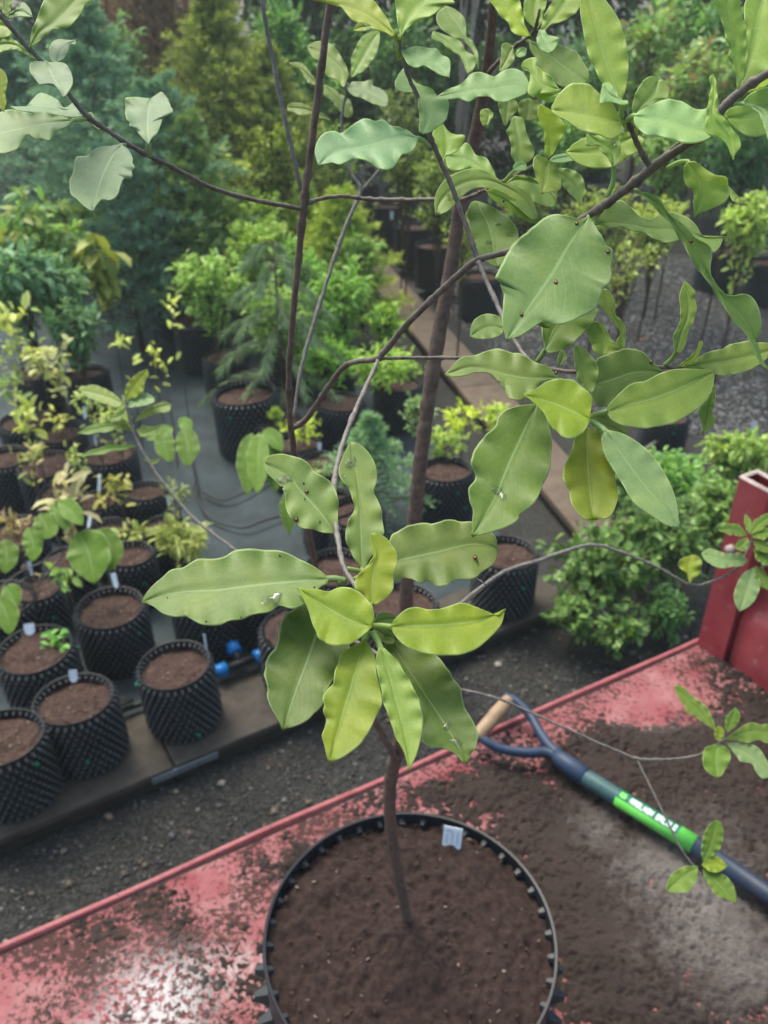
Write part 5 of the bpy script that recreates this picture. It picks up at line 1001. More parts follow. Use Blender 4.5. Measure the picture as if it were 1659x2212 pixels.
link('yoke_arm', arm2.mesh('yoke_arm'), MAT['steel_blue'], spade, spb)
def seg(name, pts, rads, mat, parent=spade, n=20):
    m = MB(); m.tube(pts, rads, n); o = link(name, m.mesh(name), MAT[mat], parent, spb if parent is spade else None); return o
A0, A1, A2, A3, A4 = SP(1195, 1628), SP(1263, 1678), SP(1335, 1722), SP(1500, 1824), SP(1720, 1972)
seg('socket', [A0, A0.lerp(A1, .3), A1, A1 + (A1 - A0) * .02], [.012, .0195, .021, .019], 'steel_blue')
seg('shaft', [A1 - (A1 - A0) * .1, A1, A2, A3, A4], [.0175, .0182, .0182, .0182, .0182], 'shaft_teal')
slv = seg('sleeve', [A2, A3], [.0188, .0188], 'sleeve_green')
seg('shaft_end', [A3, A3 + (A3 - A2) * .002, A4, A4 + (A4 - A3) * .15], [.0182, .0186, .0186, .0186], 'shaft_navy')
# printed band and white lettering wrapped on the sleeve
axd = (A3 - A2).normalized(); upv = (CAM - (A2 + A3) / 2).normalized(); upv = (upv - axd * upv.dot(axd)).normalized(); sdv = axd.cross(upv)
Ls = (A3 - A2).length
def wrap(t, a, r): 
    an = a / .0188; return A2 + axd * t + (upv * math.cos(an) + sdv * math.sin(an)) * r
def patch(m, t0, t1, a0, a1, r, n=6, skew=0.0):
    vs = []
    for i in range(n + 1):
        a = a0 + (a1 - a0) * i / n; sk = skew * (i / n)
        vs += [wrap(t0 + sk, a, r), wrap(t1 + sk, a, r)]
    m.add(vs, [(2 * i, 2 * i + 1, 2 * i + 3, 2 * i + 2) for i in range(n)])
sg = 1 if wrap(Ls / 2, .01, .0188).y < wrap(Ls / 2, -.01, .0188).y else -1     # +a towards the camera side
m = MB(); patch(m, .0, Ls * .80, -sg * .030, sg * .0005, .0190, 10); link('dark_band', m.mesh('dark_band'), MAT['sleeve_dark'], slv, None)
m = MB(); patch(m, Ls * .03, Ls * .11, -sg * .016, -sg * .003, .0192, 4); link('emblem', m.mesh('emblem'), MAT['sleeve_green'], slv, None)
m = MB(); rs = random.Random(5); t = Ls * .17
for word in (7, 6):                       # two rows of worn, unreadable capitals
    for k in range(word):
        wd = Ls * .034; st = Ls * .010
        patch(m, t, t + st, -sg * .0155, -sg * .0015, .0194, 4)
        typ = rs.randrange(4)
        if typ != 3: patch(m, t + wd - st, t + wd, -sg * .0155, -sg * .0015, .0194, 4)
        if typ in (0, 2): patch(m, t, t + wd, -sg * .0155, -sg * .0125, .0194, 2)
        if typ in (1, 2): patch(m, t, t + wd, -sg * .0100, -sg * .0072, .0194, 2)
        if typ in (0, 3): patch(m, t, t + wd, -sg * .0040, -sg * .0015, .0194, 2)
        t += wd + Ls * .010
    t += Ls * .035
link('lettering', m.mesh('lettering'), MAT['print_white'], slv, None, smooth=False)
# blade beyond the picture edge
bx = A4 + (A4 - A3) * .15; sid = Vector((-axd.y, axd.x, 0)); m = MB(); vs = []
for t, w, z in ((0, .03, 0), (.06, .05, -.003), (.09, .085, -.008), (.20, .09, -.020), (.30, .085, -.030), (.34, .06, -.034)):
    for k in (-1, -.5, 0, .5, 1): vs.append(bx + axd * t + sid * (w * k) + Vector((0, 0, z - .012 * k * k + .004)))
m.add(vs, [(i * 5 + j, i * 5 + j + 1, i * 5 + j + 6, i * 5 + j + 5) for i in range(5) for j in range(4)])
bo = link('blade', m.mesh('blade'), MAT['steel_blue'], spade, spb); md = bo.modifiers.new('t', 'SOLIDIFY'); md.thickness = .003

# ------------------------------------------------------------------ irrigation pieces
def tee(px, label, sc=1.0, three=True):
    p = at_z(px[0], px[1], .06); root = empty('hose_connector', p); tag(root, label, 'connector')
    m = MB(); m.tube([(-.06 * sc, 0, 0), (.06 * sc, 0, 0)], .013 * sc, 12); m.tube([(0, 0, 0), (0, .05 * sc, .02 * sc)], .013 * sc, 12); link('body', m.mesh('body'), MAT['hose'], root)
    caps = [((-.045, 0, 0), (-.085, 0, 0)), ((.045, 0, 0), (.085, 0, 0)), ((0, .035, .012), (0, .070, .030))]
    for a, b in caps[:3 if three else 1]:
        m = MB(); a, b = Vector(a) * sc, Vector(b) * sc
        m.tube([a, a.lerp(b, .1), a.lerp(b, .9), b], [.016 * sc, .023 * sc, .021 * sc, .015 * sc], 14); link('cap', m.mesh('cap'), MAT['blue_plastic'], root)
    root.rotation_euler = (0, 0, math.atan2(t1.y, t1.x)); return root
tee((520, 1432), 'blue capped black hose tee lying on the timber in the front row', 1.35)
tee((270, 1518), 'small blue hose end between the two front pots', .55, False)
def hose(label, pts, r=.007, z=.02):
    sp = spline([tuple(at_z(x, y, zz)) for x, y, zz in pts], 8); m = MB(); m.tube([Vector(p) for p in sp], r, 8)
    tag(link('drip_hose', m.mesh('drip_hose'), MAT['hose']), label, 'hose')
hose('black drip hose along the back of the timber through the blue tee', [(-60, 1640, .02), (100, 1590, .03), (290, 1525, .03), (420, 1475, .03), (516, 1436, .055), (600, 1405, .055), (760, 1345, .03), (900, 1300, .03)], .012)
hose('thin black drip line curling over the fabric aisle', [(415, 985, .02), (425, 1040, .02), (430, 1080, .03), (455, 1120, .02), (520, 1140, .02), (570, 1125, .03), (640, 1105, .02)], .006)
hose('second thin drip line crossing the fabric aisle lower down', [(440, 1065, .02), (480, 1080, .02), (520, 1068, .03), (560, 1050, .02), (620, 1010, .02)], .006)
hose('third thin drip line beside the far fabric edge', [(470, 900, .02), (510, 960, .02), (550, 960, .02), (600, 940, .02)], .006)
def stakes():
    for x, y, z, l, an, lab in ((1590, 372, .55, .12, 65, 'upright orange plant tag at the right edge'), (1235, 300, .8, .09, -55, 'leaning orange plant tag behind the upper right leaves'), (1385, 733, GZ + .03, .09, 25, 'orange plastic tag lying on the gravel walkway'), (1535, 857, GZ + .03, .08, 5, 'orange plastic tag lying right of the near leaf cluster'), (220, 955, .27, .05, 30, 'orange scrap on the soil below the green sprig')):
        p = at_z(x, y, z); m = MB(); m.box((0, 0, 0), (l, .022, .004), bevel=.0015, M=Matrix.Rotation(R(-20), 4, 'X') @ Matrix.Rotation(R(-an), 4, 'Y'))
        o = link('plant_tag', m.mesh('plant_tag'), MAT['orange_tag']); o.location = p; tag(o, lab, 'tag')
stakes()
# pale metal rail far right
a, b = at_z(1562, 396, .35), at_z(1720, 450, .35); rroot = empty('metal_rail', (a.x, a.y, GZ)); tag(rroot, 'pale metal rail on low legs behind the plants at the upper right', 'rail')
m = MB(); m.tube([a, b], .028, 10); link('bar', m.mesh('bar'), MAT['rail_metal'], rroot, (a.x, a.y, GZ))
for t in (.08, .9):
    p = a.lerp(b, t); m = MB(); m.tube([p, Vector((p.x, p.y, GZ))], .02, 8); link('leg', m.mesh('leg'), MAT['rail_metal'], rroot, (a.x, a.y, GZ))
# ------------------------------------------------------------------ background plants
LT = np.array([(0, 0, 0), (.28, -.42, .10), (.68, -.40, .10), (1, 0, -.08), (.68, .40, .10), (.28, .42, .10), (.28, 0, 0), (.68, 0, .0)])
LTF = np.array([(0, 6, 1), (6, 7, 2), (6, 2, 1), (7, 3, 2), (0, 5, 6), (6, 5, 4), (6, 4, 7), (7, 4, 3)])
NT = np.array([(0, 0, 0), (.4, -.5, 0), (1, 0, 0), (.4, .5, 0)]); NTF = np.array([(0, 1, 2), (0, 2, 3)])
def inst(tmpl, tf, P, D, U, L, W, C):
    """copies of a small blade: P base, D direction, U rough up, L length, W width"""
    P, D, U = [np.asarray(a, float) for a in (P, D, U)]; n = len(P)
    D = D / (np.linalg.norm(D, axis=1, keepdims=True) + 1e-9); S = np.cross(U, D); S /= (np.linalg.norm(S, axis=1, keepdims=True) + 1e-9); N = np.cross(D, S)
    L = np.broadcast_to(L, n)[:, None, None]; W = np.broadcast_to(W, n)[:, None, None]; k = len(tmpl)
    V = P[:, None, :] + tmpl[None, :, 0:1] * L * D[:, None, :] + tmpl[None, :, 1:2] * W * S[:, None, :] + tmpl[None, :, 2:3] * L * N[:, None, :]
    T_ = tf[None] + (np.arange(n) * k)[:, None, None]
    return V.reshape(-1, 3), T_.reshape(-1, 3), np.repeat(C, k, 0)
def unit(n):
    v = RNG.normal(size=(n, 3)); return v / np.linalg.norm(v, axis=1, keepdims=True)
FM = np.array([2.5, 2.4, 2.5])
def palette(pal, n, var=.25):
    pal = np.array(pal) * FM; return pal[RNG.integers(0, len(pal), n)] * (1 - var / 2 + var * RNG.random((n, 1)))
def shrub(name, label, cat, base, cen, rad, ntw, nl, leaf, wid, pal, droop=0.2, group=None, stem='stem_brown', mat='foliage', sr=.006, shell=.35, flat=0.0):
    base = Vector(base); cen = np.array(cen, float); rad = np.array(rad, float)
    root = empty(name, base); tag(root, label, cat, group)
    st = MB(); P, D, U, Ls = [], [], [], []
    b = np.array(base)
    for i in range(ntw):
        v = unit(1)[0]; v[2] = abs(v[2]) * (1 if RNG.random() < .75 else -1); r_ = (shell + (1 - shell) * RNG.random() ** .6)
        e = cen + v * rad * r_; tr = b + (cen - b) * min(1, .35 + .75 * RNG.random())
        tr[:2] += RNG.normal(size=2) * .03 * rad[0]
        mid = tr * .45 + e * .55 + np.array([0, 0, .12 * rad[2]])
        pts = [tuple(tr), tuple(mid), tuple(e)]
        if i < 60: st.tube([Vector(p) for p in spline(pts, 3)], [sr * .7, sr * .6, sr * .55, sr * .5, sr * .4, sr * .3, sr * .2], 5, cap=False)
        ts = .25 + .75 * RNG.random(nl) ** .7
        A, B, Cc = [np.array(p) for p in pts]
        q_ = A * ((1 - ts) ** 2)[:, None] + B * (2 * ts * (1 - ts))[:, None] + Cc * (ts ** 2)[:, None]
        dr = (2 * (1 - ts))[:, None] * (B - A) + (2 * ts)[:, None] * (Cc - B); dr /= np.linalg.norm(dr, axis=1, keepdims=True) + 1e-9
        dd = dr * .6 + unit(nl) * .8 + np.array([0, 0, -droop]); P.append(q_ + unit(nl) * leaf * .3); D.append(dd)
        U.append(np.array([0, 0, 1.0]) + unit(nl) * (.55 - flat * .4)); Ls.append(leaf * (.6 + .7 * RNG.random(nl)))
    top = Vector(cen) ; st.tube([base, base.lerp(top, .5) + Vector((.01, .0, 0)), top], [sr * 1.5, sr * 1.2, sr * .7], 6)
    link('stem', st.mesh('stem'), MAT[stem], root, base)
    P, D, U, Ls = np.concatenate(P), np.concatenate(D), np.concatenate(U), np.concatenate(Ls)
    V, T_, C = inst(LT, LTF, P, D, U, Ls, Ls * wid, palette(pal, len(P), .4))
    link('foliage', np_mesh('foliage', V, T_, C), MAT[mat], root, base); return root
def conifer(name, label, base, H, Rm, nb, ntw, nn, nlen, pal, tip, droop=.15, up=.35, group=None, z0=.12, prof=.9, nw=.22, twl=.34, cat='tree', bare=False):
    base = Vector(base); b = np.array(base); root = empty(name, base); tag(root, label, cat, group)
    st = MB(); st.tube([base, base + Vector((0, 0, H * .5)), base + Vector((0, 0, H * .98))], [.012 * H + .006, .008 * H + .004, .003], 8); link('trunk', st.mesh('trunk'), MAT['stem_brown'], root, base)
    sb = MB(); P, D, Cs = [], [], []; tip = np.array(tip) * FM
    for i in range(nb):
        f = z0 + (1 - z0) * (i + RNG.random()) / nb; az = i * 2.399 + RNG.normal() * .2
        L = Rm * (max(.06, 1 - f) ** prof) * (.75 + .45 * RNG.random()) + .03 * Rm
        o = b + np.array([0, 0, f * H]); dr = np.array([math.cos(az), math.sin(az), up + .5 * f]); dr /= np.linalg.norm(dr)
        sd_ = np.array([-math.sin(az), math.cos(az), 0])
        bp_ = lambda t: o + dr * L * t + np.array([0, 0, -droop * L * t * t])
        sb.tube([Vector(bp_(t)) for t in (0, .5, 1)], [.006, .004, .002], 4, cap=False)
        for k in range(ntw):
            t = .12 + .88 * (k + RNG.random()) / ntw; s_ = 1 if k % 2 else -1
            q_ = bp_(t); tl = L * twl * (1.1 - .6 * t) * (.6 + .7 * RNG.random()); td = dr * .75 + sd_ * s_ * .75 + np.array([0, 0, RNG.normal() * .22 - droop * .4]); td /= np.linalg.norm(td)
            ts = RNG.random(nn); pp = q_ + td * (tl * ts)[:, None] + np.array([0, 0, -.25 * tl]) * (ts ** 2)[:, None] * droop * 3
            P.append(pp); D.append(td * .75 + unit(nn) * .75); w = np.clip(.25 * t + .75 * ts * t, 0, 1)[:, None]
            Cs.append(palette(pal, nn, .3) * (1 - w) + tip * w * (.8 + .4 * RNG.random((nn, 1))))
    link('branches', sb.mesh('branches'), MAT['stem_brown'], root, base)
    P, D, Cs = np.concatenate(P), np.concatenate(D), np.concatenate(Cs); n = len(P)
    V, T_, C = inst(NT, NTF, P, D, unit(n), nlen * (.6 + .8 * RNG.random(n)), nlen * nw, Cs)
    link('foliage', np_mesh('foliage', V, T_, C), MAT['needles'], root, base); return root
def col3(x, y, Y, zb=0.0):
    """foliage centre seen at pixel (x,y) at distance Y, with the ground point under it"""
    c = at_y(x, y, Y); return (c.x, c.y, zb), tuple(c)
def pxr(px, Y, y=600): 
    return px * depth_of(at_y(829, y, Y)) / FPX
TG = 'trees and conifers at the back of the nursery'; SG = 'shrubs growing in the pots'
SPR = [(.055, .110, .070), (.070, .135, .088), (.048, .095, .058)]; SPRT = (.13, .215, .130)
GOLD = [(.055, .085, .022), (.075, .10, .025), (.045, .07, .02)]; GOLDT = (.205, .235, .05)
YG = [(.14, .21, .030), (.10, .17, .030), (.18, .25, .045)]; YGT = (.26, .32, .06)
# dark sheet over the ground under the trees, and a low hedge
g = MB(); g.add([(-40, 8.3, GZ + .006), (-.6, 9.0, GZ + .006), (1.0, 9.6, GZ + .006), (40, 9.6, GZ + .006), (40, 60, GZ + .006), (-40, 60, GZ + .006)], [(0, 1, 2, 3, 4, 5)])
mottled('planting_soil', (0.010, 0.009, 0.007), (0.026, 0.023, 0.018), 6, 0.95, 0.5, 0.02)
tag(link('planting_ground', g.mesh('planting_ground'), MAT['planting_soil']), kind='structure')
# far screen of dark trees that closes the view
for i, (X, Y, h, rr) in enumerate(((-7.5, 13.5, 5.5, 2.3), (-4.2, 14.2, 6.0, 2.4), (-1.2, 14.5, 5.6, 2.3), (2.0, 14.0, 6.2, 2.5), (5.2, 14.6, 5.8, 2.4), (8.6, 13.6, 6.0, 2.5), (-11, 12.5, 5.5, 2.6), (12, 13, 5.8, 2.6), (.6, 13.2, 6.0, 2.0))):
    where = ['behind the blue spruces', 'behind the rusty brown conifer', 'behind the golden conifer', 'behind the top of the trunk', 'behind the upper right leaves', 'behind the right edge shrubs', 'beyond the far left', 'beyond the far right', 'between the trunk and the leaning stem'][i]
    shrub('background_tree', 'tall dark leafy tree ' + where, 'tree', (X, Y, GZ), (X, Y, h * .48), (rr, 1.3, h * .52), 260, 30, .18, .55, [(.012, .028, .010), (.020, .045, .014), (.034, .066, .020)], group=TG, sr=.04, shell=.25)
# mid-distance
def con(x, ytop, ybase_Y, Rm, label, **kw):
    Y = ybase_Y; top = at_y(x, ytop, Y); return conifer('conifer', label, (top.x, top.y, 0), max(.3, top.z), Rm, **kw)
con(170, 40, 7.6, 1.25, 'blue green spruce at the upper left behind the pale leaves', nb=95, ntw=20, nn=18, nlen=.05, pal=SPR, tip=SPRT, group=TG, prof=.7)
con(330, 190, 6.9, 1.05, 'blue green spruce below the rusty conifer', nb=90, ntw=18, nn=18, nlen=.045, pal=SPR, tip=SPRT, group=TG, prof=.7)
con(10, 100, 8.6, 1.3, 'dark blue green spruce at the far left edge', nb=80, ntw=18, nn=16, nlen=.055, pal=SPR, tip=(.05, .11, .08), group=TG, prof=.7)
con(455, 0, 8.2, 1.15, 'golden green conifer rising left of the dark stem', nb=120, ntw=18, nn=18, nlen=.05, pal=GOLD, tip=GOLDT, up=.6, droop=.05, group=TG, twl=.36, prof=.75)
con(575, 120, 7.8, .9, 'smaller golden conifer touching the leaning thin stem', nb=100, ntw=16, nn=18, nlen=.047, pal=GOLD, tip=GOLDT, up=.6, droop=.05, group=TG, twl=.36, prof=.75)
con(400, 270, 6.7, .75, 'green juniper below the golden conifer', nb=80, ntw=15, nn=16, nlen=.045, pal=[(.06, .11, .035), (.07, .13, .045)], tip=(.15, .20, .05), up=.6, group=TG, prof=.7)
con(300, -220, 10.5, 1.25, 'rusty brown conifer at the top of the photo', nb=130, ntw=17, nn=18, nlen=.065, pal=[(.10, .062, .036), (.08, .052, .032), (.12, .076, .045)], tip=(.16, .105, .06), up=.9, droop=.05, group=TG, twl=.28, prof=.5)
con(110, -60, 10.8, 1.3, 'dark spruce in shade at the top left corner', nb=80, ntw=16, nn=16, nlen=.065, pal=[(.018, .042, .030)], tip=(.035, .075, .05), group=TG, prof=.6)  # needle colours darkened to stand in for shade
con(240, 330, 6.4, .7, 'low grey green spruce behind the left edge plants', nb=60, ntw=14, nn=16, nlen=.045, pal=SPR, tip=(.06, .12, .085), group=TG, prof=.6)
con(640, 290, 8.4, .7, 'yellowish conifer behind the dark stem', nb=70, ntw=14, nn=16, nlen=.05, pal=[(.10, .13, .025), (.13, .16, .03)], tip=(.22, .23, .04), up=.5, group=TG, prof=.7)
def shb(x, y, Y, rx, ry, label, pal, leaf, ntw, nl, wid=.42, zb=0.0, name='shrub', cat='shrub', **kw):
    kw.setdefault('sr', .0026 if ntw <= 26 else .006); b_, c_ = col3(x, y, Y, zb); r_ = pxr(rx, Y, y); rz = pxr(ry, Y, y) * 1.05
    return shrub(name, label, cat, b_, c_, (r_, r_ * .8, rz), ntw, nl, leaf, wid, pal, group=kw.pop('group', SG), **kw)
DGR = [(.035, .085, .025), (.055, .12, .035), (.08, .16, .05)]; MGR = [(.07, .15, .035), (.10, .20, .05), (.14, .25, .07)]
shb(610, 110, 9.5, 70, 90, 'green leafy sapling between the leaning stem and the dark stem', DGR + MGR, .11, 50, 16)
shb(680, 190, 10.0, 80, 90, 'pale green maple behind the dark stem', MGR, .12, 45, 14)
shb(860, 120, 10.5, 110, 110, 'dark green shrub behind the upper leaves', DGR, .10, 70, 18)
shb(590, 60, 11.0, 60, 70, 'small dark tree at the top beside the golden conifer', DGR, .12, 40, 14)
con(655, 380, 7.2, .42, 'yellow green conifer behind the junction of the dark stems', nb=60, ntw=12, nn=14, nlen=.045, pal=YG, tip=YGT, up=.5, group=SG)
con(735, 425, 6.5, .62, 'broad yellow green conifer right of the dark stem', nb=80, ntw=15, nn=16, nlen=.045, pal=[(.12, .19, .030), (.09, .15, .028), (.15, .21, .035)], tip=(.24, .27, .045), up=.25, group=SG, prof=.7)
shb(520, 470, 6.9, 110, 70, 'yellow green shrub under the left branch', YG, .055, 70, 22)
shb(450, 520, 7.4, 70, 60, 'pale green shrub behind the fabric aisle', YG + MGR, .05, 50, 18)
shb(735, 660, 5.6, 95, 100, 'light green shrub with small leaves right of the dark stem', [(.12, .22, .04), (.17, .28, .06), (.09, .17, .04)], .060, 80, 22, wid=.36)
shb(780, 560, 6.2, 60, 60, 'soft green shrub left of the gravel strip', [(.10, .17, .035), (.14, .22, .05)], .045, 50, 20)
shb(350, 445, 7.0, 85, 70, 'pale yellow green leafy plant above the fabric aisle', [(.20, .26, .07), (.26, .32, .10), (.14, .20, .05)], .075, 26, 9)
shb(70, 505, 5.6, 110, 85, 'green leafy plant with ochre top at the left edge', [(.10, .18, .05), (.14, .22, .06), (.15, .17, .035), (.08, .14, .05)], .10, 60, 16, droop=.8)
shb(120, 620, 5.2, 75, 80, 'grey green feathery plant at the left', [(.07, .14, .06), (.09, .17, .075), (.12, .20, .08)], .07, 60, 20, wid=.25, droop=.6)
shb(215, 540, 5.5, 52, 62, 'ochre green plant with large hanging leaves', [(.12, .14, .025), (.15, .17, .03), (.10, .13, .025)], .14, 14, 5, droop=1.3, wid=.5)
shb(30, 680, 4.6, 45, 20, 'pale yellow leaf tuft at the left edge', [(.30, .33, .10)], .09, 8, 4, wid=.5)
shb(120, 775, 4.3, 80, 50, 'pale yellow rosette of rounded leaves at the left', [(.23, .25, .10), (.27, .28, .12), (.19, .21, .08)], .070, 14, 5, wid=.55, flat=.6)
shb(60, 895, 3.9, 32, 40, 'pale yellow seedling left of the orange twigs', [(.26, .29, .08), (.22, .25, .06)], .075, 8, 4, wid=.5)
shb(128, 900, 4.0, 40, 14, 'tiny yellowish seedling above a green clip', [(.26, .27, .07)], .045, 7, 4, wid=.5)
shb(215, 1078, 3.7, 26, 16, 'two leaved yellow seedling beside a long white label', [(.25, .24, .06)], .06, 5, 2, wid=.4)
shb(395, 1165, 3.2, 60, 50, 'yellowish plant with narrow palmate leaves beside the long near leaf', [(.17, .20, .05), (.20, .23, .065), (.14, .17, .04)], .060, 26, 9, wid=.28, flat=.5)
shb(380, 1060, 3.6, 38, 24, 'dull olive seedling behind the lower left twig', [(.12, .15, .05)], .05, 12, 5, wid=.3)
shb(130, 1060, 2.95, 48, 22, 'pinkish yellow star of new leaves above the drooping leaves', [(.20, .19, .09), (.22, .20, .10)], .085, 10, 4, wid=.42, flat=.7)
shb(28, 1130, 2.9, 38, 26, 'reddish brown seedling at the left edge', [(.15, .11, .06), (.20, .17, .07)], .05, 12, 5, wid=.35)
shb(115, 1383, 2.6, 26, 14, 'tiny bright seedling in the pot behind the left front pot', [(.10, .22, .045)], .035, 9, 4, wid=.6)
shb(140, 1240, 2.75, 26, 16, 'small green seedling under the biggest drooping leaf', [(.16, .25, .06)], .05, 6, 4, wid=.55)
shb(268, 730, 4.6, 26, 14, 'left pale sprig hanging over the fabric aisle', [(.30, .34, .08)], .06, 5, 3, wid=.45, zb=.0)
shb(372, 655, 4.8, 22, 10, 'upper pale sprig over the fabric aisle', [(.32, .36, .09)], .06, 4, 4, wid=.45)
shb(325, 750, 4.6, 26, 14, 'right pale sprig over the fabric aisle', [(.30, .33, .07)], .055, 5, 3, wid=.45)
shb(352, 785, 4.5, 16, 8, 'lowest pale sprig over the fabric aisle', [(.30, .33, .07)], .05, 3, 3, wid=.45)
con(595, 885, 4.6, .16, 'tiny yellow green seedling tree behind the stem fork', nb=16, ntw=5, nn=8, nlen=.03, pal=YG, tip=(.30, .34, .05), group=SG, nw=.4)
shb(655, 925, 4.3, 60, 24, 'yellow green seedling behind the fork of the stem', [(.22, .28, .03), (.28, .34, .04)], .035, 18, 6, wid=.5)
con(800, 900, 3.9, .40, 'soft blue green conifer seedling behind the central twig', nb=50, ntw=12, nn=14, nlen=.03, pal=[(.08, .15, .08), (.10, .18, .09)], tip=(.16, .25, .11), up=.3, droop=.3, group=SG)
shb(1000, 900, 4.6, 60, 34, 'bright yellow green sprigs right of the trunk', [(.26, .32, .03), (.32, .38, .04)], .045, 22, 6, wid=.45)
shb(960, 960, 4.2, 50, 40, 'yellow green seedling in the pot right of the trunk', [(.20, .27, .04), (.14, .21, .05)], .04, 26, 8, wid=.4)
shb(860, 800, 5.3, 70, 50, 'green seedling behind the crossing twigs', [(.14, .23, .04), (.20, .30, .05)], .05, 30, 8)
for i, (X, Y, rx, rz, w) in enumerate(((-6.5, 11.6, 1.5, 1.3, 'far left of the spruces'), (-3.6, 11.9, 1.5, 1.3, 'behind the spruces'), (-.6, 11.9, 1.5, 1.25, 'behind the leaning stem'), (2.0, 11.2, 1.4, 1.2, 'behind the trunk top'), (.75, 11.0, 1.1, 1.25, 'between the upper leaves and the trunk'), (4.6, 11.0, 1.5, 1.25, 'behind the tall upright leaf'), (7.4, 11.0, 1.6, 1.3, 'at the right behind the branch tip'))):
    shrub('hedge_shrub', 'dense dark hedge shrub ' + w, 'shrub', (X, Y, GZ), (X, Y, rz * .85), (rx, .8, rz), 170, 30, .12, .5, [(.02, .045, .015), (.03, .065, .02), (.05, .10, .03)], group=TG, sr=.02, shell=.2)
shb(560, 540, 6.2, 90, 70, 'bright yellow green shrub behind the pine', YG, .055, 80, 22)
shb(640, 600, 5.9, 60, 80, 'green shrub hiding behind the dark stem', [(.10, .19, .04), (.14, .24, .05)], .055, 70, 20)
shb(700, 780, 5.2, 80, 60, 'low light green shrub over the shaded pots', [(.13, .23, .04), (.18, .30, .06)], .055, 60, 18, wid=.36)
shb(830, 700, 5.9, 50, 60, 'small light green shrub beside the plank', [(.15, .24, .04), (.20, .30, .05)], .05, 40, 14)
shb(430, 420, 7.3, 90, 60, 'olive green shrub under the left branch tip', [(.12, .17, .03), (.16, .21, .04)], .055, 60, 20)
shb(40, 590, 5.0, 90, 60, 'blue green leafy plant low at the left edge', [(.07, .14, .07), (.10, .18, .09)], .08, 60, 16, droop=.6)
shb(160, 700, 4.8, 60, 50, 'dim green plant behind the pale rosette', [(.06, .12, .05), (.08, .15, .06)], .06, 50, 14, droop=.4)
shb(880, 350, 7.8, 70, 60, 'olive shrub above the smooth black pots', [(.10, .13, .03), (.14, .18, .04)], .06, 60, 14)
shb(1130, 440, 7.0, 80, 70, 'dull olive shrub behind the curled dark leaf', [(.10, .14, .035), (.14, .19, .05)], .055, 60, 14)
shb(1200, 200, 8.8, 120, 110, 'shaded green shrub filling the top behind the leaf cluster', DGR, .09, 90, 18)
shb(1620, 130, 8.4, 90, 130, 'light green shrub at the top right edge', [(.10, .17, .05), (.14, .22, .07)], .09, 80, 16)
shb(1450, 330, 7.2, 90, 70, 'mixed green shrub under the branch tips', [(.09, .16, .05), (.13, .21, .06), (.17, .25, .08)], .07, 80, 16)
shb(1420, 480, 6.6, 80, 50, 'low yellow green shrub on the far side of the walkway', [(.17, .22, .045), (.22, .27, .06)], .055, 60, 14)
for x, y, Y, rx, ry, lf, nt, nl, pal, lab in (
    (40, 760, 4.5, 55, 40, .06, 12, 5, [(.20, .25, .07), (.25, .30, .09)], 'pale green seedling left of the yellow rosette'),
    (190, 860, 4.0, 50, 24, .045, 12, 5, [(.17, .22, .06), (.22, .27, .08)], 'pale green seedling around the white label left of the sprig'),
    (60, 980, 3.6, 40, 22, .05, 9, 4, [(.18, .22, .06), (.24, .22, .08)], 'yellow green seedling at the left above the ribbed pot'),
    (160, 985, 3.7, 30, 18, .045, 8, 4, [(.20, .24, .07)], 'small pale seedling left of the sprig stem'),
    (20, 830, 4.1, 40, 24, .055, 10, 5, [(.14, .20, .07), (.19, .24, .08)], 'greyish green seedling at the left edge'),
    (245, 900, 4.1, 40, 22, .05, 14, 5, [(.22, .27, .07)], 'pale leaves just left of the bright green sprig'),
    (290, 1150, 3.4, 40, 26, .05, 16, 5, [(.16, .20, .05), (.20, .20, .06)], 'olive seedling between the small pots and the aisle'),
    (250, 1040, 3.6, 30, 18, .05, 12, 4, [(.22, .22, .06)], 'tiny yellow leaves behind the lower left twig'),
    (455, 620, 5.7, 85, 85, .055, 90, 16, [(.14, .22, .05), (.19, .28, .07)], 'light green feathery shrub left of the pine'),
    (600, 690, 5.3, 85, 90, .05, 100, 18, [(.15, .23, .06), (.20, .29, .08)], 'pale feathery green shrub behind the dark stem and pine'),
    (820, 790, 5.0, 70, 40, .05, 50, 12, [(.17, .26, .05), (.22, .32, .06)], 'pale green low shrub left of the trunk'),
    (700, 1030, 4.0, 50, 34, .045, 24, 8, [(.13, .21, .08), (.18, .26, .08)], 'soft green seedling behind the upright leaf'),
    (900, 900, 4.6, 40, 50, .04, 40, 10, [(.13, .20, .09), (.17, .24, .10)], 'hazy green seedling hidden behind the trunk'),
    (300, 480, 6.6, 70, 60, .06, 50, 12, [(.20, .27, .08), (.25, .32, .11)], 'pale leaved shrub above the head of the aisle'),
    (150, 470, 6.4, 60, 50, .08, 34, 10, [(.08, .14, .04), (.12, .17, .04)], 'dim green shrub under the hanging pale leaf'),
    (500, 380, 7.2, 90, 60, .055, 60, 18, [(.17, .21, .05), (.22, .26, .07)], 'yellow green shrub under the golden conifer'),
    (250, 120, 9.4, 90, 90, .08, 60, 18, [(.08, .15, .06), (.11, .19, .07)], 'light green shrub between the spruces and the rusty conifer'),
    (720, 330, 7.9, 70, 60, .06, 50, 16, [(.10, .17, .04), (.14, .21, .05)], 'mid green shrub above the level twig'),
    (600, 330, 7.4, 60, 70, .05, 60, 18, [(.18, .22, .04), (.24, .28, .06)], 'golden green shrub beside the leaning stem'),
    (1080, 900, 4.9, 50, 34, .045, 26, 7, [(.22, .29, .04), (.27, .35, .05)], 'yellow green sprigs over the brown plank')):
    shb(x, y, Y, rx, ry, lab, pal, lf, nt, nl)
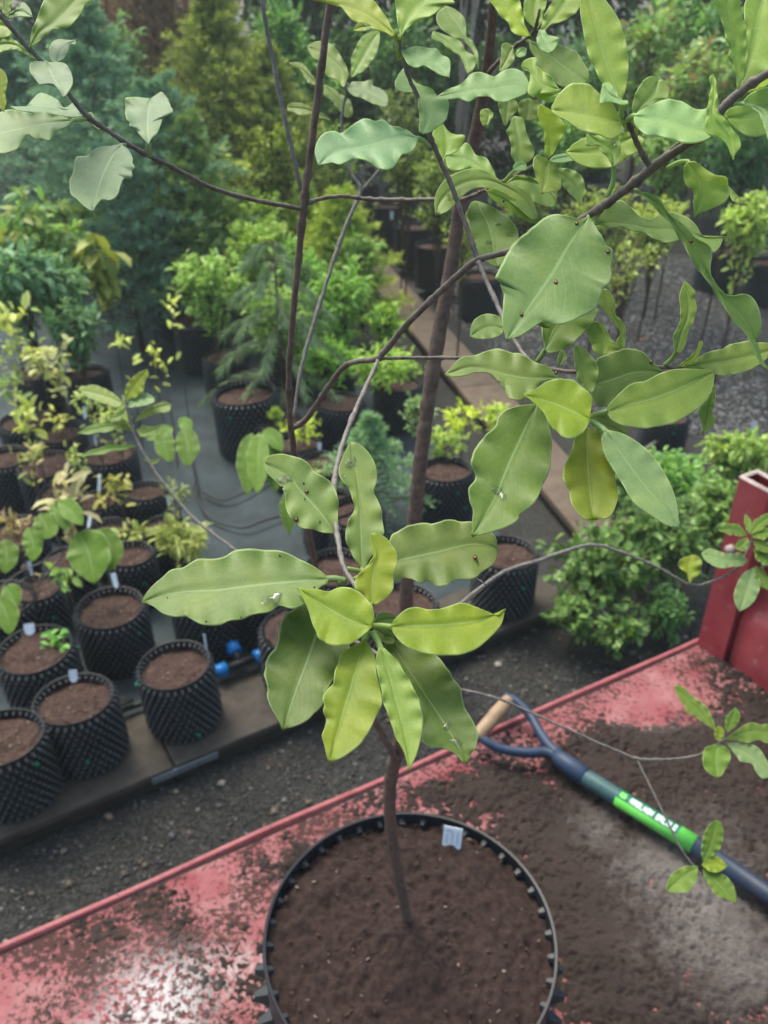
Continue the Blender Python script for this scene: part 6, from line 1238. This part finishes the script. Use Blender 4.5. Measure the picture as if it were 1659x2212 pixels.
# feathery pine with long soft needles
def pine():
    Y = 5.1; top = at_y(590, 520, Y); base = Vector((top.x, top.y, 0)); root = empty('pine_tree', base); tag(root, 'feathery young pine with long soft drooping needles left of the dark stem', 'tree', SG)
    H = top.z; st = MB(); st.tube([base, base + Vector((0, 0, H))], [.014, .006], 7); link('trunk', st.mesh('trunk'), MAT['stem_brown'], root, base)
    P, D, C = [], [], []; sb = MB()
    for i in range(34):
        f = .2 + .8 * (i + RNG.random()) / 34; az = i * 2.4; L = .50 * (1.12 - f) + .10
        pts = [np.array(base) + np.array([0, 0, f * H]) + np.array([math.cos(az) * L * t, math.sin(az) * L * t, (.30 * t - .62 * t * t) * L]) for t in (0, .3, .6, .85, 1)]
        sb.tube([Vector(p) for p in pts], [.005, .004, .003, .003, .002], 5, cap=False)
        for k in range(200):
            t = .2 + .8 * RNG.random(); j = min(3, int(t * 4)); q_ = pts[j] * (1 - (t * 4 - j)) + pts[j + 1] * (t * 4 - j)
            ax_ = pts[j + 1] - pts[j]; ax_ /= np.linalg.norm(ax_); P.append(q_); D.append(ax_ * .8 + unit(1)[0] * .7 + np.array([0, 0, -.45])); C.append(np.array([.21, .32, .16]) * (.65 + .7 * RNG.random()) + (np.array([.06, .05, -.02]) if RNG.random() < .2 else 0))
    n = len(P); V, T_, Cc = inst(NT, NTF, np.array(P), np.array(D), unit(n), .085 * (.6 + .7 * RNG.random(n)), .0042, np.array(C))
    link('branches', sb.mesh('branches'), MAT['stem_brown'], root, base); link('foliage', np_mesh('foliage', V, T_, Cc), MAT['needles'], root, base)
pine()
# right side bushes
OVAL = [(.058, .105, .024), (.080, .140, .034), (.105, .170, .045), (.045, .085, .022)]
def bush(x, y, z, rx, ry, label, pal, leaf, ntw, nl, Y, **kw): shb(x, y, Y, rx, ry, label, pal, leaf, ntw, nl, zb=GZ, **kw)
bush(1285, 1240, 0, 140, 135, 'green bush with small oval leaves spilling over the timber corner', OVAL, .050, 72, 15, 3.15, wid=.58, mat='broad_foliage', shell=.3)
bush(1405, 1170, 0, 165, 130, 'green oval leaved bush left of the red post', OVAL, .048, 84, 15, 3.35, wid=.55, mat='broad_foliage', shell=.3)
bush(1330, 1370, 0, 60, 55, 'low green bush hanging down to the trailer edge', OVAL, .042, 30, 10, 2.85, wid=.55, mat='broad_foliage')
bush(1450, 1050, 0, 130, 80, 'lighter green bush behind the red post', [(.10, .19, .04), (.13, .23, .055), (.07, .15, .035)], .045, 150, 16, 3.9, wid=.5)
bush(1600, 980, 0, 90, 60, 'yellowish green bush at the right edge above the red post', [(.15, .22, .045), (.11, .18, .04), (.18, .24, .06)], .05, 90, 14, 4.3, wid=.45)
bush(1440, 1330, 0, 50, 70, 'thin dark bush in the shade beside the red post', [(.05, .11, .03), (.07, .14, .04)], .04, 50, 10, 3.0, wid=.45)
bush(1340, 1020, 0, 80, 60, 'loose green bush behind the right leaf cluster', [(.09, .15, .035), (.12, .19, .045), (.07, .12, .03)], .045, 70, 12, 3.75, wid=.5)
bush(1560, 1100, 0, 90, 60, 'green bush just behind the open post', [(.09, .15, .035), (.12, .19, .045), (.07, .12, .03)], .045, 80, 12, 3.5, wid=.5)
bush(1240, 1330, 0, 60, 50, 'low leaves at the foot of the timber corner', OVAL, .042, 36, 10, 2.95, wid=.55)
# upper right
bush(1400, 120, 0, 90, 110, 'light green leafy shrub behind the tall upright leaf', [(.10, .18, .05), (.14, .22, .07), (.19, .27, .10), (.12, .12, .04)], .085, 70, 15, 8.0, group=SG)
bush(1500, 190, 0, 90, 120, 'pale green shrub with rusty twigs at the upper right', [(.10, .17, .05), (.15, .22, .08), (.20, .27, .11), (.15, .11, .05)], .08, 70, 15, 7.4, group=SG)
bush(1480, 60, 0, 130, 70, 'shadowy green shrub at the top right', DGR + MGR, .10, 70, 16, 9.5, group=SG)
bush(1600, 330, 0, 80, 90, 'dark green fine leaved shrub at the right edge', [(.03, .08, .035), (.05, .12, .05)], .07, 90, 18, 6.8, wid=.2, group=SG)
bush(1310, 470, 0, 90, 70, 'yellow green shrub behind the thick branch', [(.17, .22, .045), (.22, .27, .06), (.12, .15, .04)], .055, 70, 12, 6.4, group=SG)
bush(1360, 560, 0, 80, 50, 'sparse yellow leaved shrub on the gravel behind the big spotted leaf', [(.20, .25, .05), (.14, .18, .04)], .05, 34, 7, 5.8, group=SG)
bush(1620, 480, 0, 60, 60, 'light yellow green shrub at the right edge over the black pots', [(.19, .26, .06), (.24, .31, .08)], .06, 60, 14, 6.0, group=SG)
bush(1230, 300, 0, 90, 80, 'dim green shrub behind the upper right leaf cluster', MGR, .06, 60, 14, 7.5, group=SG)
bush(950, 400, 0, 60, 90, 'yellow green shrub standing in the middle row of pots', [(.13, .18, .035), (.18, .24, .045), (.09, .13, .03)], .05, 60, 14, 7.2, group=SG)
bush(1000, 500, 0, 50, 40, 'yellow leaved plant left of the trunk', [(.22, .27, .04), (.16, .20, .04)], .05, 30, 8, 6.2, group=SG)
bush(870, 250, 0, 60, 70, 'dull green plant behind the pale curled leaf', [(.10, .13, .035), (.13, .17, .05)], .06, 40, 10, 8.0, group=SG)
# bare grey stems at the back and the bare branch on the gravel
def bare(label, base, n, h, spread, r_, mat='stem_grey', name='bare_shrub'):
    root = empty(name, base); tag(root, label, 'shrub', SG)
    for i in range(n):
        an = RNG.random() * 6.28; sp_x = spread * RNG.random(); m = MB(); b = Vector(base)
        e = b + Vector((math.cos(an) * sp_x, math.sin(an) * sp_x, h * (.7 + .4 * RNG.random()))); md_ = b.lerp(e, .5) + Vector((RNG.normal() * .05, 0, .05))
        m.tube([b, md_, e], [r_, r_ * .7, r_ * .3], 6); link('stem', m.mesh('stem'), MAT[mat], root, base)
p = at_y(1010, 210, 8.5); bare('grey bare stems behind the top of the trunk', (p.x, p.y, 0), 9, 2.7, .6, .016)
def bare_branch():
    pts = [(1470, 905, .10), (1440, 925, .06), (1425, 950, .05), (1395, 970, .02), (1365, 985, -.02)]; q_ = [at_z(x, y, z) for x, y, z in pts]; b = (q_[-1].x, q_[-1].y, GZ)
    root = empty('bare_branch', b); tag(root, 'bare grey forked branch lying on the gravel behind the right leaf cluster', 'branch')
    m = MB(); m.tube(q_, [.008, .010, .013, .014, .012], 8); link('limb', m.mesh('limb'), MAT['stem_grey'], root, b)
    m = MB(); m.tube([at_z(1425, 950, .05), at_z(1480, 940, .05), at_z(1560, 955, .04)], [.008, .006, .004], 6); link('side_twig', m.mesh('side_twig'), MAT['stem_grey'], root, b)
    m = MB(); m.tube([at_z(1395, 970, .02), at_z(1450, 985, .0), at_z(1520, 975, .02)], [.007, .006, .004], 6); link('side_twig', m.mesh('side_twig'), MAT['stem_grey'], root, b)
bare_branch()
# saplings with big drooping leaves, every leaf its own
BG = (.155, .285, .020); BG2 = (.20, .34, .035)
def sapling(label, base, stems, leaves):
    root = empty('sapling', base); tag(root, label, 'sapling', SG)
    for s_ in stems: twig(root, base, s_, 'stem', 'stem_grey', False)
    for mid, w, d, c in leaves: aleaf(root, base, mid, w, d, c, wid=.42, ruff=.05, tilt=32, bow=.12, wave=.06)
g_ = POTS['p7'].location
sapling('sapling with big drooping bright green leaves at the left edge', (g_.x, g_.y, .25), [[(80, 1270, 3.55, 6), (110, 1230, 3.3, 6), (135, 1195, 3.1, 6), (115, 1150, 3.0, 6), (85, 1110, 2.95, 6)], [(135, 1195, 3.1, 4), (100, 1210, 3.1, 4), (45, 1235, 3.1, 4), (0, 1268, 3.1, 4)]],
  [([(165, 1150), (190, 1190), (205, 1262)], 48, 2.95, BG), ([(205, 1145), (240, 1180), (240, 1235)], 26, 3.0, BG), ([(125, 1085), (150, 1100), (180, 1135)], 22, 2.95, BG2), ([(110, 1090), (135, 1115), (140, 1145)], 24, 2.97, BG), ([(85, 1110), (100, 1140), (90, 1165)], 28, 2.95, BG), ([(60, 1140), (72, 1175), (70, 1215)], 22, 2.96, BG), ([(10, 1165), (15, 1200), (10, 1240)], 26, 2.97, BG), ([(10, 1265), (25, 1285), (40, 1310)], 24, 2.9, BG), ([(-5, 1290), (15, 1330), (20, 1372)], 28, 2.85, BG)])
g_ = POTS['p9'].location
sapling('sapling with two hanging bright leaves above the yellow palmate plant', (g_.x, g_.y, .25), [[(349, 1135, 4.0, 4), (420, 1050, 3.7, 4), (400, 970, 3.5, 4), (385, 935, 3.4, 4)]],
  [([(395, 925), (405, 960), (405, 1010)], 26, 3.35, BG), ([(360, 925), (355, 960), (372, 1000)], 22, 3.4, BG), ([(375, 925), (345, 935), (315, 950)], 14, 3.4, BG2), ([(385, 920), (400, 915), (415, 930)], 14, 3.4, BG2)])
g_ = POTS['q4'].location
sapling('sapling with broad hanging bright leaves left of the centre cluster', (g_.x, g_.y, .25), [[(685, 1003, 4.4, 4), (650, 990, 4.0, 4), (600, 960, 3.7, 4), (560, 935, 3.5, 4)]],
  [([(545, 935), (535, 985), (535, 1072)], 24, 3.4, BG), ([(560, 935), (558, 985), (556, 1068)], 26, 3.38, BG2), ([(580, 945), (590, 990), (595, 1065)], 24, 3.42, BG), ([(565, 935), (590, 945), (610, 975)], 18, 3.4, BG2), ([(615, 1065), (622, 1100), (625, 1155)], 18, 3.5, BG)])
# ------------------------------------------------------------------ added fog volume standing in for lens veil
def veil():
    m = MB(); m.box((0, 35, 3.1), (122, 112, 8.4)); o = link('veil', m.mesh('veil'), None, smooth=False)
    mt = bpy.data.materials.new('veil'); mt.use_nodes = True; nd = mt.node_tree.nodes; nd.remove(nd['Principled BSDF'])
    v = nd.new('ShaderNodeVolumePrincipled'); v.inputs['Color'].default_value = (.88, .95, .93, 1); v.inputs['Density'].default_value = .004; v.inputs['Anisotropy'].default_value = 0.2
    mt.node_tree.links.new(v.outputs[0], nd['Material Output'].inputs['Volume']); o.data.materials.append(mt)
    tag(o, 'thin pale haze added to imitate stray light in the lens', 'veil', kind='stuff')
veil(); SC.cycles.volume_bounces = 0
